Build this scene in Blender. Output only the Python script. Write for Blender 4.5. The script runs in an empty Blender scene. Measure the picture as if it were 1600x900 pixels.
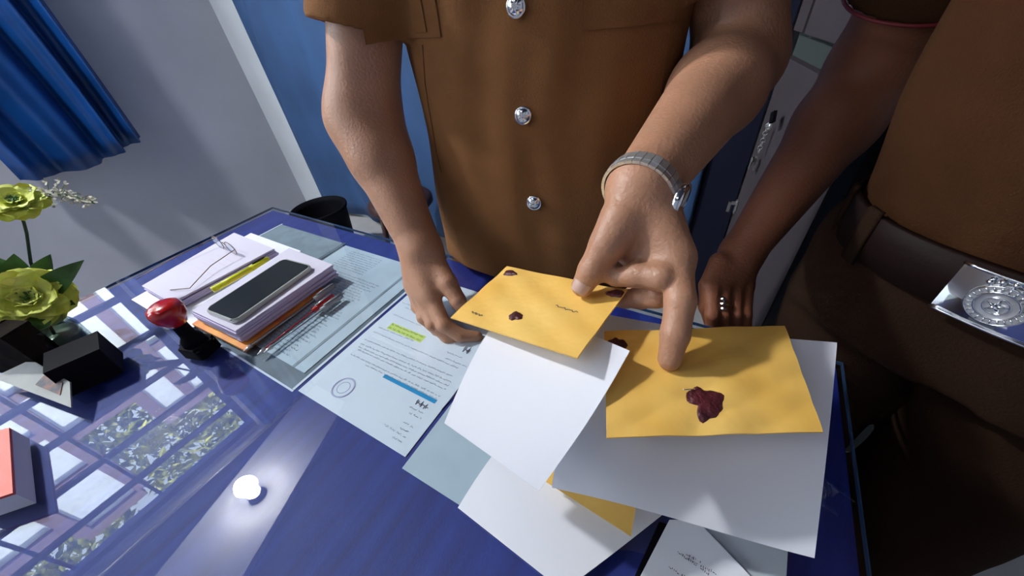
import bpy, bmesh, math, random
import numpy as np
from mathutils import Vector, Matrix
random.seed(7)
rng = np.random.default_rng(7)
S = bpy.context.scene
COL = S.collection

# ------------------------------------------------------------------ camera
FPX = 565.1                                   # focal length in pixels of a 1600 px wide frame
CAM = np.array([0.0, 0.0, 1.17])
R_ = np.array([0.86469427, 0.49442374, -0.08859451])
U_ = np.array([-0.25437542, 0.58312399, 0.77153066])
F_ = np.array([-0.43312466, 0.64460187, -0.62999322])
cd = bpy.data.cameras.new('camera'); cam = bpy.data.objects.new('camera', cd); COL.objects.link(cam)
cd.sensor_width = 36.0; cd.lens = 36.0 * FPX / 1600.0; cd.clip_start = 0.01
cam.matrix_world = Matrix(((R_[0], U_[0], -F_[0], CAM[0]), (R_[1], U_[1], -F_[1], CAM[1]), (R_[2], U_[2], -F_[2], CAM[2]), (0, 0, 0, 1)))
S.camera = cam
S.view_settings.view_transform = 'Standard'; S.view_settings.look = 'None'
S.view_settings.gamma = 1.0; S.view_settings.use_curve_mapping = False
S.view_settings.exposure = 0.42

# ------------------------------------------------------------------ light
w = bpy.data.worlds.new('sky'); S.world = w; w.use_nodes = True
w.node_tree.nodes['Background'].inputs[0].default_value = (0.80, 0.90, 1.0, 1)
w.node_tree.nodes['Background'].inputs[1].default_value = 5.0
def area(name, loc, target, sx, sy, power, col):
    l = bpy.data.lights.new(name, 'AREA'); l.shape = 'RECTANGLE'; l.size = sx; l.size_y = sy; l.energy = power; l.color = col
    o = bpy.data.objects.new(name, l); COL.objects.link(o); o.location = loc
    o.rotation_euler = (Vector(target) - Vector(loc)).to_track_quat('-Z', 'Y').to_euler()
    return o
XW, YB, ZC = -2.9, 1.48, 3.07                 # left wall, back wall, ceiling
area('added_key', (XW + 0.12, -1.80, 1.95), (-0.1, 0.45, 0.8), 1.0, 1.4, 26, (0.86, 0.93, 1.0))  # added key panel on blank wall beside the window, standing in for daylight
sl = bpy.data.lights.new('sun', 'SUN'); sl.energy = 22; sl.angle = 0.01; sl.color = (1.0, 0.97, 0.92)
so = bpy.data.objects.new('sun', sl); COL.objects.link(so); so.rotation_euler = Vector((-0.62, 0.22, -0.78)).to_track_quat('-Z', 'Y').to_euler()
area('added_fill', (-0.9, -1.25, ZC - 0.14), (-0.5, 0.3, 0.8), 1.2, 0.12, 4, (0.95, 0.97, 1.0))  # unseen fill light, added under the ceiling to brighten the room

# ------------------------------------------------------------------ helpers
def ray(px, py):
    d = (px - 800) * R_ - (py - 450) * U_ + FPX * F_
    return d / np.linalg.norm(d)
def V(px, py, d):                             # the point seen at (px, py) at depth d metres
    v = ray(px, py); return CAM + v * d / (v @ F_)
def G(px, py, z):                             # the point seen at (px, py) at world height z
    v = ray(px, py); return CAM + v * ((z - CAM[2]) / v[2])
def WX(px, py, X):
    v = ray(px, py); return CAM + v * (X / v[0])
def zat(px, py, xy):                          # height of the point seen at (px, py) above ground spot xy
    v = ray(px, py); t = (v[0] * xy[0] + v[1] * xy[1]) / (v[0] ** 2 + v[1] ** 2); return CAM[2] + v[2] * t

def mat(name, col, rough=0.6, metal=0.0, bump=0.0, bscale=60, var=0.0, vscale=8, col2=None, spec=0.5, trans=0.0, emit=None, sheen=0.0, sss=0.0, coat=0.0, stretch=None, alpha=None):
    m = bpy.data.materials.new(name); m.use_nodes = True
    nt = m.node_tree; b = nt.nodes['Principled BSDF']
    b.inputs['Base Color'].default_value = (*col, 1); b.inputs['Roughness'].default_value = rough
    b.inputs['Metallic'].default_value = metal; b.inputs['Specular IOR Level'].default_value = spec
    b.inputs['Transmission Weight'].default_value = trans; b.inputs['Sheen Weight'].default_value = sheen
    b.inputs['Coat Weight'].default_value = coat; b.inputs['Coat Roughness'].default_value = 0.05
    if sss:
        b.inputs['Subsurface Weight'].default_value = sss; b.inputs['Subsurface Radius'].default_value = (0.012, 0.005, 0.003); b.inputs['Subsurface Scale'].default_value = 0.6
    if emit: b.inputs['Emission Color'].default_value = (*emit[:3], 1); b.inputs['Emission Strength'].default_value = emit[3]
    if alpha is not None: b.inputs['Alpha'].default_value = alpha
    tc = nt.nodes.new('ShaderNodeTexCoord'); mp = nt.nodes.new('ShaderNodeMapping'); nt.links.new(tc.outputs['Object'], mp.inputs[0])
    if stretch: mp.inputs['Scale'].default_value = stretch
    if var or col2:
        n = nt.nodes.new('ShaderNodeTexNoise'); n.inputs['Scale'].default_value = vscale; n.inputs['Detail'].default_value = 5
        nt.links.new(mp.outputs[0], n.inputs['Vector'])
        r = nt.nodes.new('ShaderNodeValToRGB'); r.color_ramp.elements[0].position = 0.35; r.color_ramp.elements[1].position = 0.65
        c2 = col2 if col2 else tuple(c * (1 + var) for c in col); c1 = col if col2 else tuple(c * (1 - var) for c in col)
        r.color_ramp.elements[0].color = (*c1, 1); r.color_ramp.elements[1].color = (*c2, 1)
        nt.links.new(n.outputs[0], r.inputs[0]); nt.links.new(r.outputs[0], b.inputs['Base Color'])
    if bump:
        n = nt.nodes.new('ShaderNodeTexNoise'); n.inputs['Scale'].default_value = bscale; n.inputs['Detail'].default_value = 4
        nt.links.new(mp.outputs[0], n.inputs['Vector'])
        bp = nt.nodes.new('ShaderNodeBump'); bp.inputs['Strength'].default_value = bump; bp.inputs['Distance'].default_value = 0.004
        nt.links.new(n.outputs[0], bp.inputs['Height']); nt.links.new(bp.outputs[0], b.inputs['Normal'])
    return m
def thin_glass(name, tint=(0.97, 0.99, 1.0), ior=1.5, rough=0.0):
    m = bpy.data.materials.new(name); m.use_nodes = True; nt = m.node_tree
    for n in list(nt.nodes): nt.nodes.remove(n)
    o = nt.nodes.new('ShaderNodeOutputMaterial'); mx = nt.nodes.new('ShaderNodeMixShader'); fr = nt.nodes.new('ShaderNodeFresnel')
    t = nt.nodes.new('ShaderNodeBsdfTransparent'); g = nt.nodes.new('ShaderNodeBsdfGlossy')
    t.inputs[0].default_value = (*tint, 1); g.inputs['Roughness'].default_value = rough; fr.inputs[0].default_value = ior
    gm = nt.nodes.new('ShaderNodeNewGeometry'); k = nt.nodes.new('ShaderNodeMath'); k.operation = 'SUBTRACT'; k.inputs[0].default_value = 1.0
    k2 = nt.nodes.new('ShaderNodeMath'); k2.operation = 'MULTIPLY'; nt.links.new(gm.outputs['Backfacing'], k.inputs[1]); nt.links.new(k.outputs[0], k2.inputs[0]); nt.links.new(fr.outputs[0], k2.inputs[1])
    nt.links.new(k2.outputs[0], mx.inputs[0]); nt.links.new(t.outputs[0], mx.inputs[1]); nt.links.new(g.outputs[0], mx.inputs[2]); nt.links.new(mx.outputs[0], o.inputs[0])
    return m

def np_mesh(name, verts, faces, m, parent=None, smooth=True, quads=None):
    me = bpy.data.meshes.new(name)
    if quads is not None:
        nv, nq = len(verts), len(quads)
        me.vertices.add(nv); me.vertices.foreach_set('co', np.asarray(verts, np.float32).ravel())
        me.loops.add(nq * 4); me.loops.foreach_set('vertex_index', np.asarray(quads, np.int32).ravel())
        me.polygons.add(nq); me.polygons.foreach_set('loop_start', np.arange(0, nq * 4, 4, dtype=np.int32))
        me.update(calc_edges=True); me.validate()
    else:
        me.from_pydata([tuple(v) for v in verts], [], faces)
    if smooth: me.polygons.foreach_set('use_smooth', [True] * len(me.polygons))
    me.materials.append(m)
    o = bpy.data.objects.new(name, me); COL.objects.link(o)
    if parent: o.parent = parent; o.matrix_parent_inverse = Matrix.Identity(4)
    return o
def bm_obj(name, bm, m, parent=None, smooth=False, bevel=0.0, seg=2):
    if bevel:
        bmesh.ops.bevel(bm, geom=[e for e in bm.edges if e.calc_face_angle(0) > 0.5], offset=bevel, segments=seg, affect='EDGES', profile=0.5)
    bmesh.ops.recalc_face_normals(bm, faces=bm.faces)
    me = bpy.data.meshes.new(name); bm.to_mesh(me); bm.free()
    if smooth: me.polygons.foreach_set('use_smooth', [True] * len(me.polygons))
    me.materials.append(m)
    o = bpy.data.objects.new(name, me); COL.objects.link(o)
    if parent: o.parent = parent
    return o
def tag(o, label=None, cat=None, group=None, kind=None):
    if label: o['label'] = label
    if cat: o['category'] = cat
    if group: o['group'] = group
    if kind: o['kind'] = kind
    return o
def empty(name, label, cat, group=None, loc=(0, 0, 0)):
    o = bpy.data.objects.new(name, None); COL.objects.link(o); o.empty_display_size = 0.05
    return tag(o, label, cat, group)
def add_box(bm, lo, hi, M=None):
    vs = [bm.verts.new(Vector((x, y, z)) if M is None else M @ Vector((x, y, z))) for x in (lo[0], hi[0]) for y in (lo[1], hi[1]) for z in (lo[2], hi[2])]
    for f in ((0, 1, 3, 2), (4, 6, 7, 5), (0, 4, 5, 1), (2, 3, 7, 6), (0, 2, 6, 4), (1, 5, 7, 3)): bm.faces.new([vs[i] for i in f])
def add_prism(bm, pts, z0, z1):                # pts: list of (x, y), z0/z1 numbers
    a = [bm.verts.new((p[0], p[1], z0)) for p in pts]; b = [bm.verts.new((p[0], p[1], z1)) for p in pts]
    n = len(pts); bm.faces.new(a[::-1]); bm.faces.new(b)
    for i in range(n): bm.faces.new((a[i], a[(i + 1) % n], b[(i + 1) % n], b[i]))
def box(name, lo, hi, m, parent=None, bevel=0.0, M=None):
    bm = bmesh.new(); add_box(bm, lo, hi, M); return bm_obj(name, bm, m, parent, bevel=bevel)
def struct(name, lo, hi, m):
    return tag(box(name, lo, hi, m), kind='structure')
def tube_data(pts, rad, n=10, close=False, flat=None):
    P = [np.array(p, float) for p in pts]; N = len(P); R = rad if hasattr(rad, '__len__') else [rad] * N
    V_, F = [], []; up = np.array([0.13, 0.21, 0.97])
    for i, p in enumerate(P):
        t = (P[(i + 1) % N] - P[i - 1]) if close else (P[min(i + 1, N - 1)] - P[max(i - 1, 0)])
        t = t / (np.linalg.norm(t) + 1e-12); a = np.cross(t, up); a /= np.linalg.norm(a) + 1e-12; b = np.cross(t, a)
        for k in range(n):
            c, s = math.cos(2 * math.pi * k / n), math.sin(2 * math.pi * k / n)
            V_.append(p + R[i] * (a * c + b * s * (flat or 1)))
    for i in range(N if close else N - 1):
        j = (i + 1) % N
        for k in range(n): F.append((i * n + k, i * n + (k + 1) % n, j * n + (k + 1) % n, j * n + k))
    if not close: F.append(tuple(range(n))[::-1]); F.append(tuple((N - 1) * n + k for k in range(n)))
    return V_, F
def tube(name, pts, rad, m, parent=None, n=10, close=False, flat=None):
    v, f = tube_data(pts, rad, n, close, flat); return np_mesh(name, v, f, m, parent)
def multi(name, parts, m, parent=None, smooth=True):
    Vs, Fs = [], []
    for v, f in parts:
        k = len(Vs); Vs += list(v); Fs += [tuple(i + k for i in q) for q in f]
    return np_mesh(name, Vs, Fs, m, parent, smooth)
def lathe(prof, n=32, M=None):
    Vs, Fs = [], []
    for r, z in prof:
        for k in range(n):
            v = Vector((r * math.cos(2 * math.pi * k / n), r * math.sin(2 * math.pi * k / n), z)); Vs.append(M @ v if M else v)
    for i in range(len(prof) - 1):
        for k in range(n): Fs.append((i * n + k, i * n + (k + 1) % n, (i + 1) * n + (k + 1) % n, (i + 1) * n + k))
    Fs.append(tuple(range(n))[::-1]); Fs.append(tuple((len(prof) - 1) * n + k for k in range(n)))
    return Vs, Fs
def frame(origin, zdir, xdir=(1, 0, 0)):
    z = Vector(zdir).normalized(); x = Vector(xdir); x = (x - z * x.dot(z)).normalized(); y = z.cross(x)
    return Matrix(((x[0], y[0], z[0], origin[0]), (x[1], y[1], z[1], origin[1]), (x[2], y[2], z[2], origin[2]), (0, 0, 0, 1)))
def rod(a, b, r0, r1=None, n=16):
    a = Vector(a); b = Vector(b); L = (b - a).length
    M = frame(a, b - a, (0.3, 0.9, 0.1)); return lathe([(r0, 0), (r0 if r1 is None else r1, L)], n, M)

# ----- sheets: a grid over four corners, with a bulge and a real thickness
def sheet(name, c, m, parent=None, nu=24, nv=24, t=0.0003, bulge=None, smooth=True):
    c = [np.array(p, float) for p in c]; top = []
    for j in range(nv + 1):
        for i in range(nu + 1):
            u, v = i / nu, j / nv
            p = (1 - u) * (1 - v) * c[0] + u * (1 - v) * c[1] + u * v * c[2] + (1 - u) * v * c[3]
            if bulge: p = p + np.array(bulge(u, v))
            top.append(p)
    top = np.array(top); n = np.cross(c[1] - c[0], c[3] - c[0]); n /= np.linalg.norm(n)
    if n[2] < 0: n = -n
    bot = top - n * t; N = len(top); F = []; w_ = nu + 1
    for j in range(nv):
        for i in range(nu):
            a = j * w_ + i; F.append((a, a + 1, a + w_ + 1, a + w_)); F.append((N + a, N + a + w_, N + a + w_ + 1, N + a + 1))
    def rim(idx):
        for a, b in zip(idx[:-1], idx[1:]): F.append((a, N + a, N + b, b))
    rim([i for i in range(w_)][::-1]); rim([nv * w_ + i for i in range(w_)]); rim([j * w_ for j in range(nv + 1)]); rim([j * w_ + nu for j in range(nv + 1)][::-1])
    o = np_mesh(name, np.vstack([top, bot]), F, m, parent, smooth)
    bm = bmesh.new(); bm.from_mesh(o.data); bmesh.ops.recalc_face_normals(bm, faces=bm.faces)
    for e in bm.edges:
        if e.calc_face_angle(0) > 1.0: e.smooth = False
    bm.to_mesh(o.data); bm.free()
    return o
def bil(c, u, v):
    c = [np.array(p, float) for p in c]
    return (1 - u) * (1 - v) * c[0] + u * (1 - v) * c[1] + u * v * c[2] + (1 - u) * v * c[3]
# ink: rows of small letter strokes
def ink_lines(name, segs, m, parent, h=0.0026, lift=(0, 0, 0.0002), dens=1.0):
    Vs, Fs = [], []
    for a, b in segs:
        a = np.array(a, float); b = np.array(b, float); L = np.linalg.norm(b - a)
        if L < 1e-4: continue
        d = (b - a) / L; n = np.cross([0, 0, 1.0], d); n /= np.linalg.norm(n); x = 0.0; left = random.randint(3, 9)
        while x < L - 0.001:
            w_ = random.uniform(0.0006, 0.0016); hh = h * random.uniform(0.45, 1.0); y0 = random.uniform(-0.15, 0.15) * h
            p = a + d * x + n * y0 + np.array(lift); k = len(Vs)
            kind = random.random()
            if kind < 0.5: q = [(0, -hh / 2), (w_ * 0.45, -hh / 2), (w_ * 0.45, hh / 2), (0, hh / 2)]
            else: q = [(0, -hh / 2), (w_, -hh / 2), (w_, -hh / 2 + h * 0.28), (0, -hh / 2 + h * 0.28)]
            for (s, t_) in q: Vs.append(p + d * s + n * t_)
            Fs.append((k, k + 1, k + 2, k + 3)); x += w_ + 0.0004 / dens; left -= 1
            if left <= 0: x += random.uniform(0.0015, 0.003); left = random.randint(3, 10)
    return np_mesh(name, Vs, Fs, m, parent, smooth=False)

# ------------------------------------------------------------------ implicit surfaces (continuous bodies and cloth)
def smin(a, b, k):
    h = np.clip(0.5 + 0.5 * (b - a) / k, 0, 1); return b + (a - b) * h - k * h * (1 - h)
def cap(P, a, b, ra, rb, flat=None):          # tapered capsule; flat=(dir, factor) squashes it along dir
    a = np.asarray(a, float); b = np.asarray(b, float); Q = P - a; ba = b - a
    if flat is not None:
        d = np.asarray(flat[0], float); d = d / np.linalg.norm(d); s = 1 / flat[1] - 1
        Q = Q + np.outer(Q @ d, d) * s; ba = ba + d * (ba @ d) * s
    h = np.clip((Q @ ba) / (ba @ ba + 1e-12), 0, 1)
    return np.linalg.norm(Q - h[:, None] * ba, axis=1) - (ra + (rb - ra) * h)
def ell(P, c, ax, rad):                        # ellipsoid with axes ax (rows) and radii rad
    Q = (P - np.asarray(c)) @ np.asarray(ax).T / np.asarray(rad)
    n = np.linalg.norm(Q, axis=1); return (n - 1) * min(rad)
def chain(P, pts, radii, k=0.004, flat=None):
    d = None
    for i in range(len(pts) - 1):
        e = cap(P, pts[i], pts[i + 1], radii[i], radii[i + 1], flat)
        d = e if d is None else smin(d, e, k)
    return d
def axis(segs):                                # segs: list of (from, to, step)
    out = []
    for a, b, s in segs: out += list(np.linspace(a, b, max(2, int(math.ceil((b - a) / s))) + 1)[:-1])
    out.append(segs[-1][1]); n = (-len(out)) % 8
    st = out[-1] - out[-2]; out += [out[-1] + st * (i + 1) for i in range(n)]
    return np.array(out)
def sdf_mesh(name, f, xs, ys, zs, m, parent=None, smooth_it=1):
    B = 8; nb = [len(a) // B for a in (xs, ys, zs)]
    cs, rs = [], []
    for a, n in zip((xs, ys, zs), nb):
        e = np.append(a, a[-1] + (a[-1] - a[-2])); lo = e[:-1:B][:n]; hi = e[B::B][:n]; cs.append((lo + hi) / 2); rs.append((hi - lo) / 2)
    CX, CY, CZ = np.meshgrid(*cs, indexing='ij'); RX, RY, RZ = np.meshgrid(*rs, indexing='ij')
    C = np.stack([CX, CY, CZ], -1).reshape(-1, 3); Rr = np.sqrt(RX ** 2 + RY ** 2 + RZ ** 2).ravel()
    D = np.concatenate([f(C[i:i + 200000]) for i in range(0, len(C), 200000)])
    act = np.abs(D) < Rr * 1.6 + 0.012
    val = np.repeat(np.repeat(np.repeat(np.sign(D).reshape(nb).astype(np.float32), B, 0), B, 1), B, 2)
    ids = np.nonzero(act)[0]; bi, bj, bk = np.unravel_index(ids, nb)
    o = np.arange(B); OI, OJ, OK = [q.ravel() for q in np.meshgrid(o, o, o, indexing='ij')]
    for s in range(0, len(ids), 1500):
        I = (bi[s:s + 1500, None] * B + OI).ravel(); J = (bj[s:s + 1500, None] * B + OJ).ravel(); K = (bk[s:s + 1500, None] * B + OK).ravel()
        val[I, J, K] = f(np.stack([xs[I], ys[J], zs[K]], -1))
    ins = val < 0
    cnt = np.zeros(tuple(n - 1 for n in val.shape), np.int8); sl = lambda d, n: slice(d, n - 1 + d)
    for a in (0, 1):
        for b in (0, 1):
            for c in (0, 1): cnt += ins[sl(a, val.shape[0]), sl(b, val.shape[1]), sl(c, val.shape[2])]
    ci, cj, ck = np.nonzero((cnt > 0) & (cnt < 8)); del cnt
    cdim = tuple(n - 1 for n in val.shape); cid = np.ravel_multi_index((ci, cj, ck), cdim)
    acc = np.zeros((len(ci), 3)); num = np.zeros(len(ci))
    crn = [(a, b, c) for a in (0, 1) for b in (0, 1) for c in (0, 1)]
    cv = {q: val[ci + q[0], cj + q[1], ck + q[2]] for q in crn}
    for q in crn:
        for ax in range(3):
            if q[ax]: continue
            r = list(q); r[ax] = 1; r = tuple(r); v0, v1 = cv[q], cv[r]; x = (v0 < 0) != (v1 < 0)
            t = np.where(x, v0 / (v0 - v1 + 1e-20), 0)
            p0 = np.stack([xs[ci + q[0]], ys[cj + q[1]], zs[ck + q[2]]], -1); p1 = np.stack([xs[ci + r[0]], ys[cj + r[1]], zs[ck + r[2]]], -1)
            acc += np.where(x[:, None], p0 + (p1 - p0) * t[:, None], 0); num += x
    Vt = acc / num[:, None]; Q = []
    for ax in range(3):
        A = [slice(None)] * 3; Bs = [slice(None)] * 3; A[ax] = slice(0, -1); Bs[ax] = slice(1, None)
        df = ins[tuple(A)] != ins[tuple(Bs)]; e = np.array(np.nonzero(df)); o1, o2 = [k for k in range(3) if k != ax]
        ok = (e[o1] > 0) & (e[o2] > 0) & (e[o1] < cdim[o1]) & (e[o2] < cdim[o2]); e = e[:, ok]
        flip = ins[tuple(e)]
        def idx(d1, d2):
            g = e.copy(); g[o1] -= d1; g[o2] -= d2; return np.searchsorted(cid, np.ravel_multi_index(tuple(g), cdim))
        q = np.stack([idx(0, 0), idx(1, 0), idx(1, 1), idx(0, 1)], -1)
        if ax == 1: flip = ~flip
        q[flip] = q[flip][:, ::-1]; Q.append(q)
    Q = np.concatenate(Q)
    for _ in range(smooth_it):                  # light smoothing along the surface
        s_ = np.zeros_like(Vt); n_ = np.zeros(len(Vt))
        for a, b in ((0, 1), (1, 2), (2, 3), (3, 0)):
            for u, v in ((a, b), (b, a)):
                for k in range(3): s_[:, k] += np.bincount(Q[:, u], Vt[Q[:, v], k], len(Vt))
                n_ += np.bincount(Q[:, u], minlength=len(Vt))
        Vt = Vt * 0.5 + 0.5 * s_ / np.maximum(n_, 1)[:, None]
    ob = np_mesh(name, Vt, None, m, parent, True, quads=Q)
    return ob
def trace(f, o, d, tmax=1.2):                   # first surface point along rays (arrays)
    o = np.array(o, float); d = np.array(d, float); t = np.zeros(len(o)); done = np.zeros(len(o), bool)
    for _ in range(90):
        e = f(o + d * t[:, None]); t = t + np.where(e > 0.0003, np.clip(e * 0.6, 0.0002, 0.05), 0)
    return o + d * t[:, None]
def grad(f, P, e=0.002):
    g = np.stack([f(P + np.eye(3)[k] * e) - f(P - np.eye(3)[k] * e) for k in range(3)], -1)
    return g / (np.linalg.norm(g, axis=1, keepdims=True) + 1e-12)
def patch(name, f, grid_o, d, m, parent, t=0.0015, base=0.0, smooth=True):
    """cloth patch lying on surface f: grid_o is (nv, nu, 3) ray origins, all cast along d"""
    nv, nu = grid_o.shape[:2]; O = grid_o.reshape(-1, 3); P = trace(f, O, np.tile(d, (len(O), 1))); N = grad(f, P)
    top = P + N * (base + t); bot = P - N * 0.002; n = len(top); F = []
    for j in range(nv - 1):
        for i in range(nu - 1):
            a = j * nu + i; F.append((a, a + 1, a + nu + 1, a + nu)); F.append((n + a, n + a + nu, n + a + nu + 1, n + a + 1))
    def rim(idx):
        for a, b in zip(idx[:-1], idx[1:]): F.append((a, n + a, n + b, b))
    rim(list(range(nu))[::-1]); rim([(nv - 1) * nu + i for i in range(nu)]); rim([j * nu for j in range(nv)]); rim([j * nu + nu - 1 for j in range(nv)][::-1])
    o = np_mesh(name, np.vstack([top, bot]), F, m, parent, smooth)
    bm = bmesh.new(); bm.from_mesh(o.data); bmesh.ops.recalc_face_normals(bm, faces=bm.faces)
    for e in bm.edges:
        if e.calc_face_angle(0) > 1.0: e.smooth = False
    bm.to_mesh(o.data); bm.free(); return o

# ------------------------------------------------------------------ materials
M = {}
M['wall'] = mat('wall_paint', (0.48, 0.495, 0.56), 0.85, bump=0.15, bscale=20, var=0.08, vscale=1.6)
M['wall_light'] = mat('pale_wall_paint', (0.55, 0.60, 0.64), 0.8, bump=0.1, bscale=30, var=0.05, vscale=3)
M['ceiling'] = mat('ceiling_board', (0.04, 0.045, 0.08), 0.9, var=0.1, vscale=3)
M['strip'] = mat('white_strip_paint', (0.86, 0.86, 0.88), 0.7, bump=0.05)
M['floor'] = mat('floor_tile', (0.42, 0.42, 0.42), 0.35, var=0.08, vscale=5)
M['blue_top'] = mat('blue_desk_cover', (0.008, 0.014, 0.17), 0.55, bump=0.25, bscale=220, col2=(0.014, 0.028, 0.25), vscale=4, stretch=(14, 0.9, 1))
M['desk_body'] = mat('desk_body_laminate', (0.05, 0.035, 0.09), 0.5, var=0.1)
M['glass'] = thin_glass('clear_glass', (0.95, 0.985, 1.0), 1.7)
M['glass_edge'] = mat('glass_edge', (0.03, 0.06, 0.12), 0.1)
M['paper'] = mat('white_paper', (0.80, 0.82, 0.88), 0.75, bump=0.05, bscale=40, sss=0.0)
M['paper_bright'] = mat('bright_white_paper', (0.86, 0.88, 0.95), 0.7, bump=0.05, bscale=30)
M['paper_pad'] = mat('soft_white_paper', (0.66, 0.64, 0.76), 0.8, bump=0.2, bscale=12)
M['paper_aged'] = mat('greyish_print_paper', (0.54, 0.61, 0.66), 0.7, var=0.07, vscale=14)
M['paper_lilac'] = mat('lilac_tinted_paper', (0.56, 0.50, 0.72), 0.7, bump=0.3, bscale=30)
M['grey_print'] = mat('dark_grey_print', (0.10, 0.125, 0.15), 0.5, var=0.25, vscale=18)
M['mid_print'] = mat('pale_grey_print', (0.26, 0.31, 0.34), 0.5, var=0.15, vscale=25)
M['ink'] = mat('black_ink', (0.05, 0.05, 0.08), 0.8)
M['ink_soft'] = mat('faded_ink', (0.10, 0.12, 0.17), 0.8)
M['ink_violet'] = mat('violet_ink', (0.50, 0.46, 0.70), 0.8)
M['hl_blue'] = mat('blue_highlighter_ink', (0.01, 0.30, 0.58), 0.7)
M['hl_yellow'] = mat('yellow_highlighter_ink', (0.72, 0.85, 0.18), 0.7)
M['manila'] = mat('yellow_envelope_paper', (0.88, 0.49, 0.085), 0.55, bump=0.9, bscale=14, col2=(0.97, 0.62, 0.16), vscale=9)
M['wax'] = mat('dark_red_wax', (0.085, 0.012, 0.018), 0.45, bump=0.8, bscale=180, var=0.4, vscale=60)
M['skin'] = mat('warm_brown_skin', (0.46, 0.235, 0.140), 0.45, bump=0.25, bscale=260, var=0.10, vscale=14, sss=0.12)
M['skin_shaded'] = mat('shaded_brown_skin', (0.25, 0.092, 0.048), 0.5, bump=0.25, bscale=260, var=0.12, vscale=12, sss=0.08, spec=0.25)  # skin darkened so its colour carries the shade on officer two
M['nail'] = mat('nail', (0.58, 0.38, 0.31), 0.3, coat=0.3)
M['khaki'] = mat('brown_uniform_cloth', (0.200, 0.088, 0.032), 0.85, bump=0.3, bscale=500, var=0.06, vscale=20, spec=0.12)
M['khaki_shaded'] = mat('shaded_brown_uniform_cloth', (0.050, 0.020, 0.008), 0.9, bump=0.3, bscale=500, var=0.08, vscale=20, spec=0.08)  # shade on the second officer is put into this cloth colour
M['trouser_shaded'] = mat('shaded_dark_brown_trouser_cloth', (0.023, 0.011, 0.006), 0.9, bump=0.3, bscale=400, var=0.1, vscale=12, spec=0.08)  # dark brown cloth, deepened further to include the shade on it
M['leather'] = mat('dark_brown_leather', (0.011, 0.005, 0.004), 0.55, bump=0.2, bscale=90, spec=0.1)
M['chrome'] = mat('polished_chrome', (0.80, 0.82, 0.85), 0.12, 1.0)
M['steel'] = mat('brushed_steel', (0.68, 0.68, 0.68), 0.28, 0.75, bump=0.1, bscale=200)
M['gold'] = mat('dark_gold', (0.40, 0.26, 0.10), 0.25, 1.0)
M['curtain'] = mat('royal_blue_satin', (0.003, 0.050, 0.21), 0.42, var=0.25, vscale=5, bump=0.1, bscale=300)
M['curtain2'] = mat('steel_blue_curtain', (0.026, 0.075, 0.19), 0.7, var=0.12, vscale=4)
M['black'] = mat('black_plastic', (0.006, 0.006, 0.009), 0.6, spec=0.04)
M['red'] = mat('red_plastic', (0.48, 0.012, 0.012), 0.15, coat=0.6)
M['orange'] = mat('orange_card', (0.72, 0.12, 0.03), 0.5, col2=(0.85, 0.42, 0.05), vscale=12)
M['screen'] = mat('dark_phone_glass', (0.012, 0.016, 0.018), 0.22)
M['cab'] = mat('grey_steel_cabinet_paint', (0.062, 0.052, 0.060), 0.7, var=0.05, vscale=4, spec=0.2)
M['cab_green'] = mat('grey_green_frame_paint', (0.060, 0.072, 0.068), 0.8, spec=0.1)
M['petal'] = mat('lime_yellow_petal', (0.72, 0.80, 0.07), 0.6, col2=(0.85, 0.92, 0.20), vscale=40, sss=0.1)
M['leaf'] = mat('green_leaf', (0.055, 0.16, 0.025), 0.5, var=0.4, vscale=30)
M['stem'] = mat('dark_green_stem', (0.02, 0.045, 0.015), 0.6)
M['cream'] = mat('cream_blossom', (0.62, 0.60, 0.48), 0.8, var=0.15, vscale=60)
M['maroon'] = mat('dark_maroon_wood', (0.035, 0.010, 0.010), 0.5)
M['hair'] = mat('black_hair', (0.01, 0.009, 0.008), 0.6, bump=0.6, bscale=200)
M['eye'] = mat('eye_white', (0.7, 0.68, 0.65), 0.2)
M['clear'] = thin_glass('clear_plastic', (0.90, 0.93, 0.95), 1.5, 0.05)
M['yellow'] = mat('yellow_plastic', (0.75, 0.78, 0.02), 0.3)

# ------------------------------------------------------------------ the room
FZ = 0.0
struct('floor', (XW - 0.1, -2.6, -0.1), (2.2, YB + 0.1, 0.0), M['floor'])
# left wall with a window opening  y -1.35..0.2, z 1.40..2.85
wy0, wy1, wz0, wz1 = -1.35, 0.24, 1.38, 2.99
bm = bmesh.new()
for lo, hi in (((XW - 0.15, -2.6, 0), (XW, wy0, ZC)), ((XW - 0.15, wy1, 0), (XW, YB + 0.1, ZC)), ((XW - 0.15, wy0, 0), (XW, wy1, wz0)), ((XW - 0.15, wy0, wz1), (XW, wy1, ZC))): add_box(bm, lo, hi)
tag(bm_obj('wall_left', bm, M['wall']), kind='structure')
struct('wall_back', (XW - 0.15, YB, 0), (2.2, YB + 0.12, ZC), M['wall_light'])
struct('wall_right', (2.1, -2.6, 0), (2.2, YB, ZC), M['wall'])
struct('wall_front', (XW - 0.15, -2.7, 0), (2.2, -2.6, ZC), M['wall'])
struct('ceiling', (XW - 0.15, -2.7, ZC), (2.2, YB + 0.12, ZC + 0.1), M['ceiling'])
bm = bmesh.new(); add_prism(bm, [(-2.895, 0.75), (-2.45, -0.95), (-1.80, -0.95), (-2.42, 0.75)], ZC - 0.06, ZC)  # added ceiling strip, shaped for the pale band reflected in the glass
tag(bm_obj('trim_1', bm, M['strip']), kind='structure')
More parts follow.
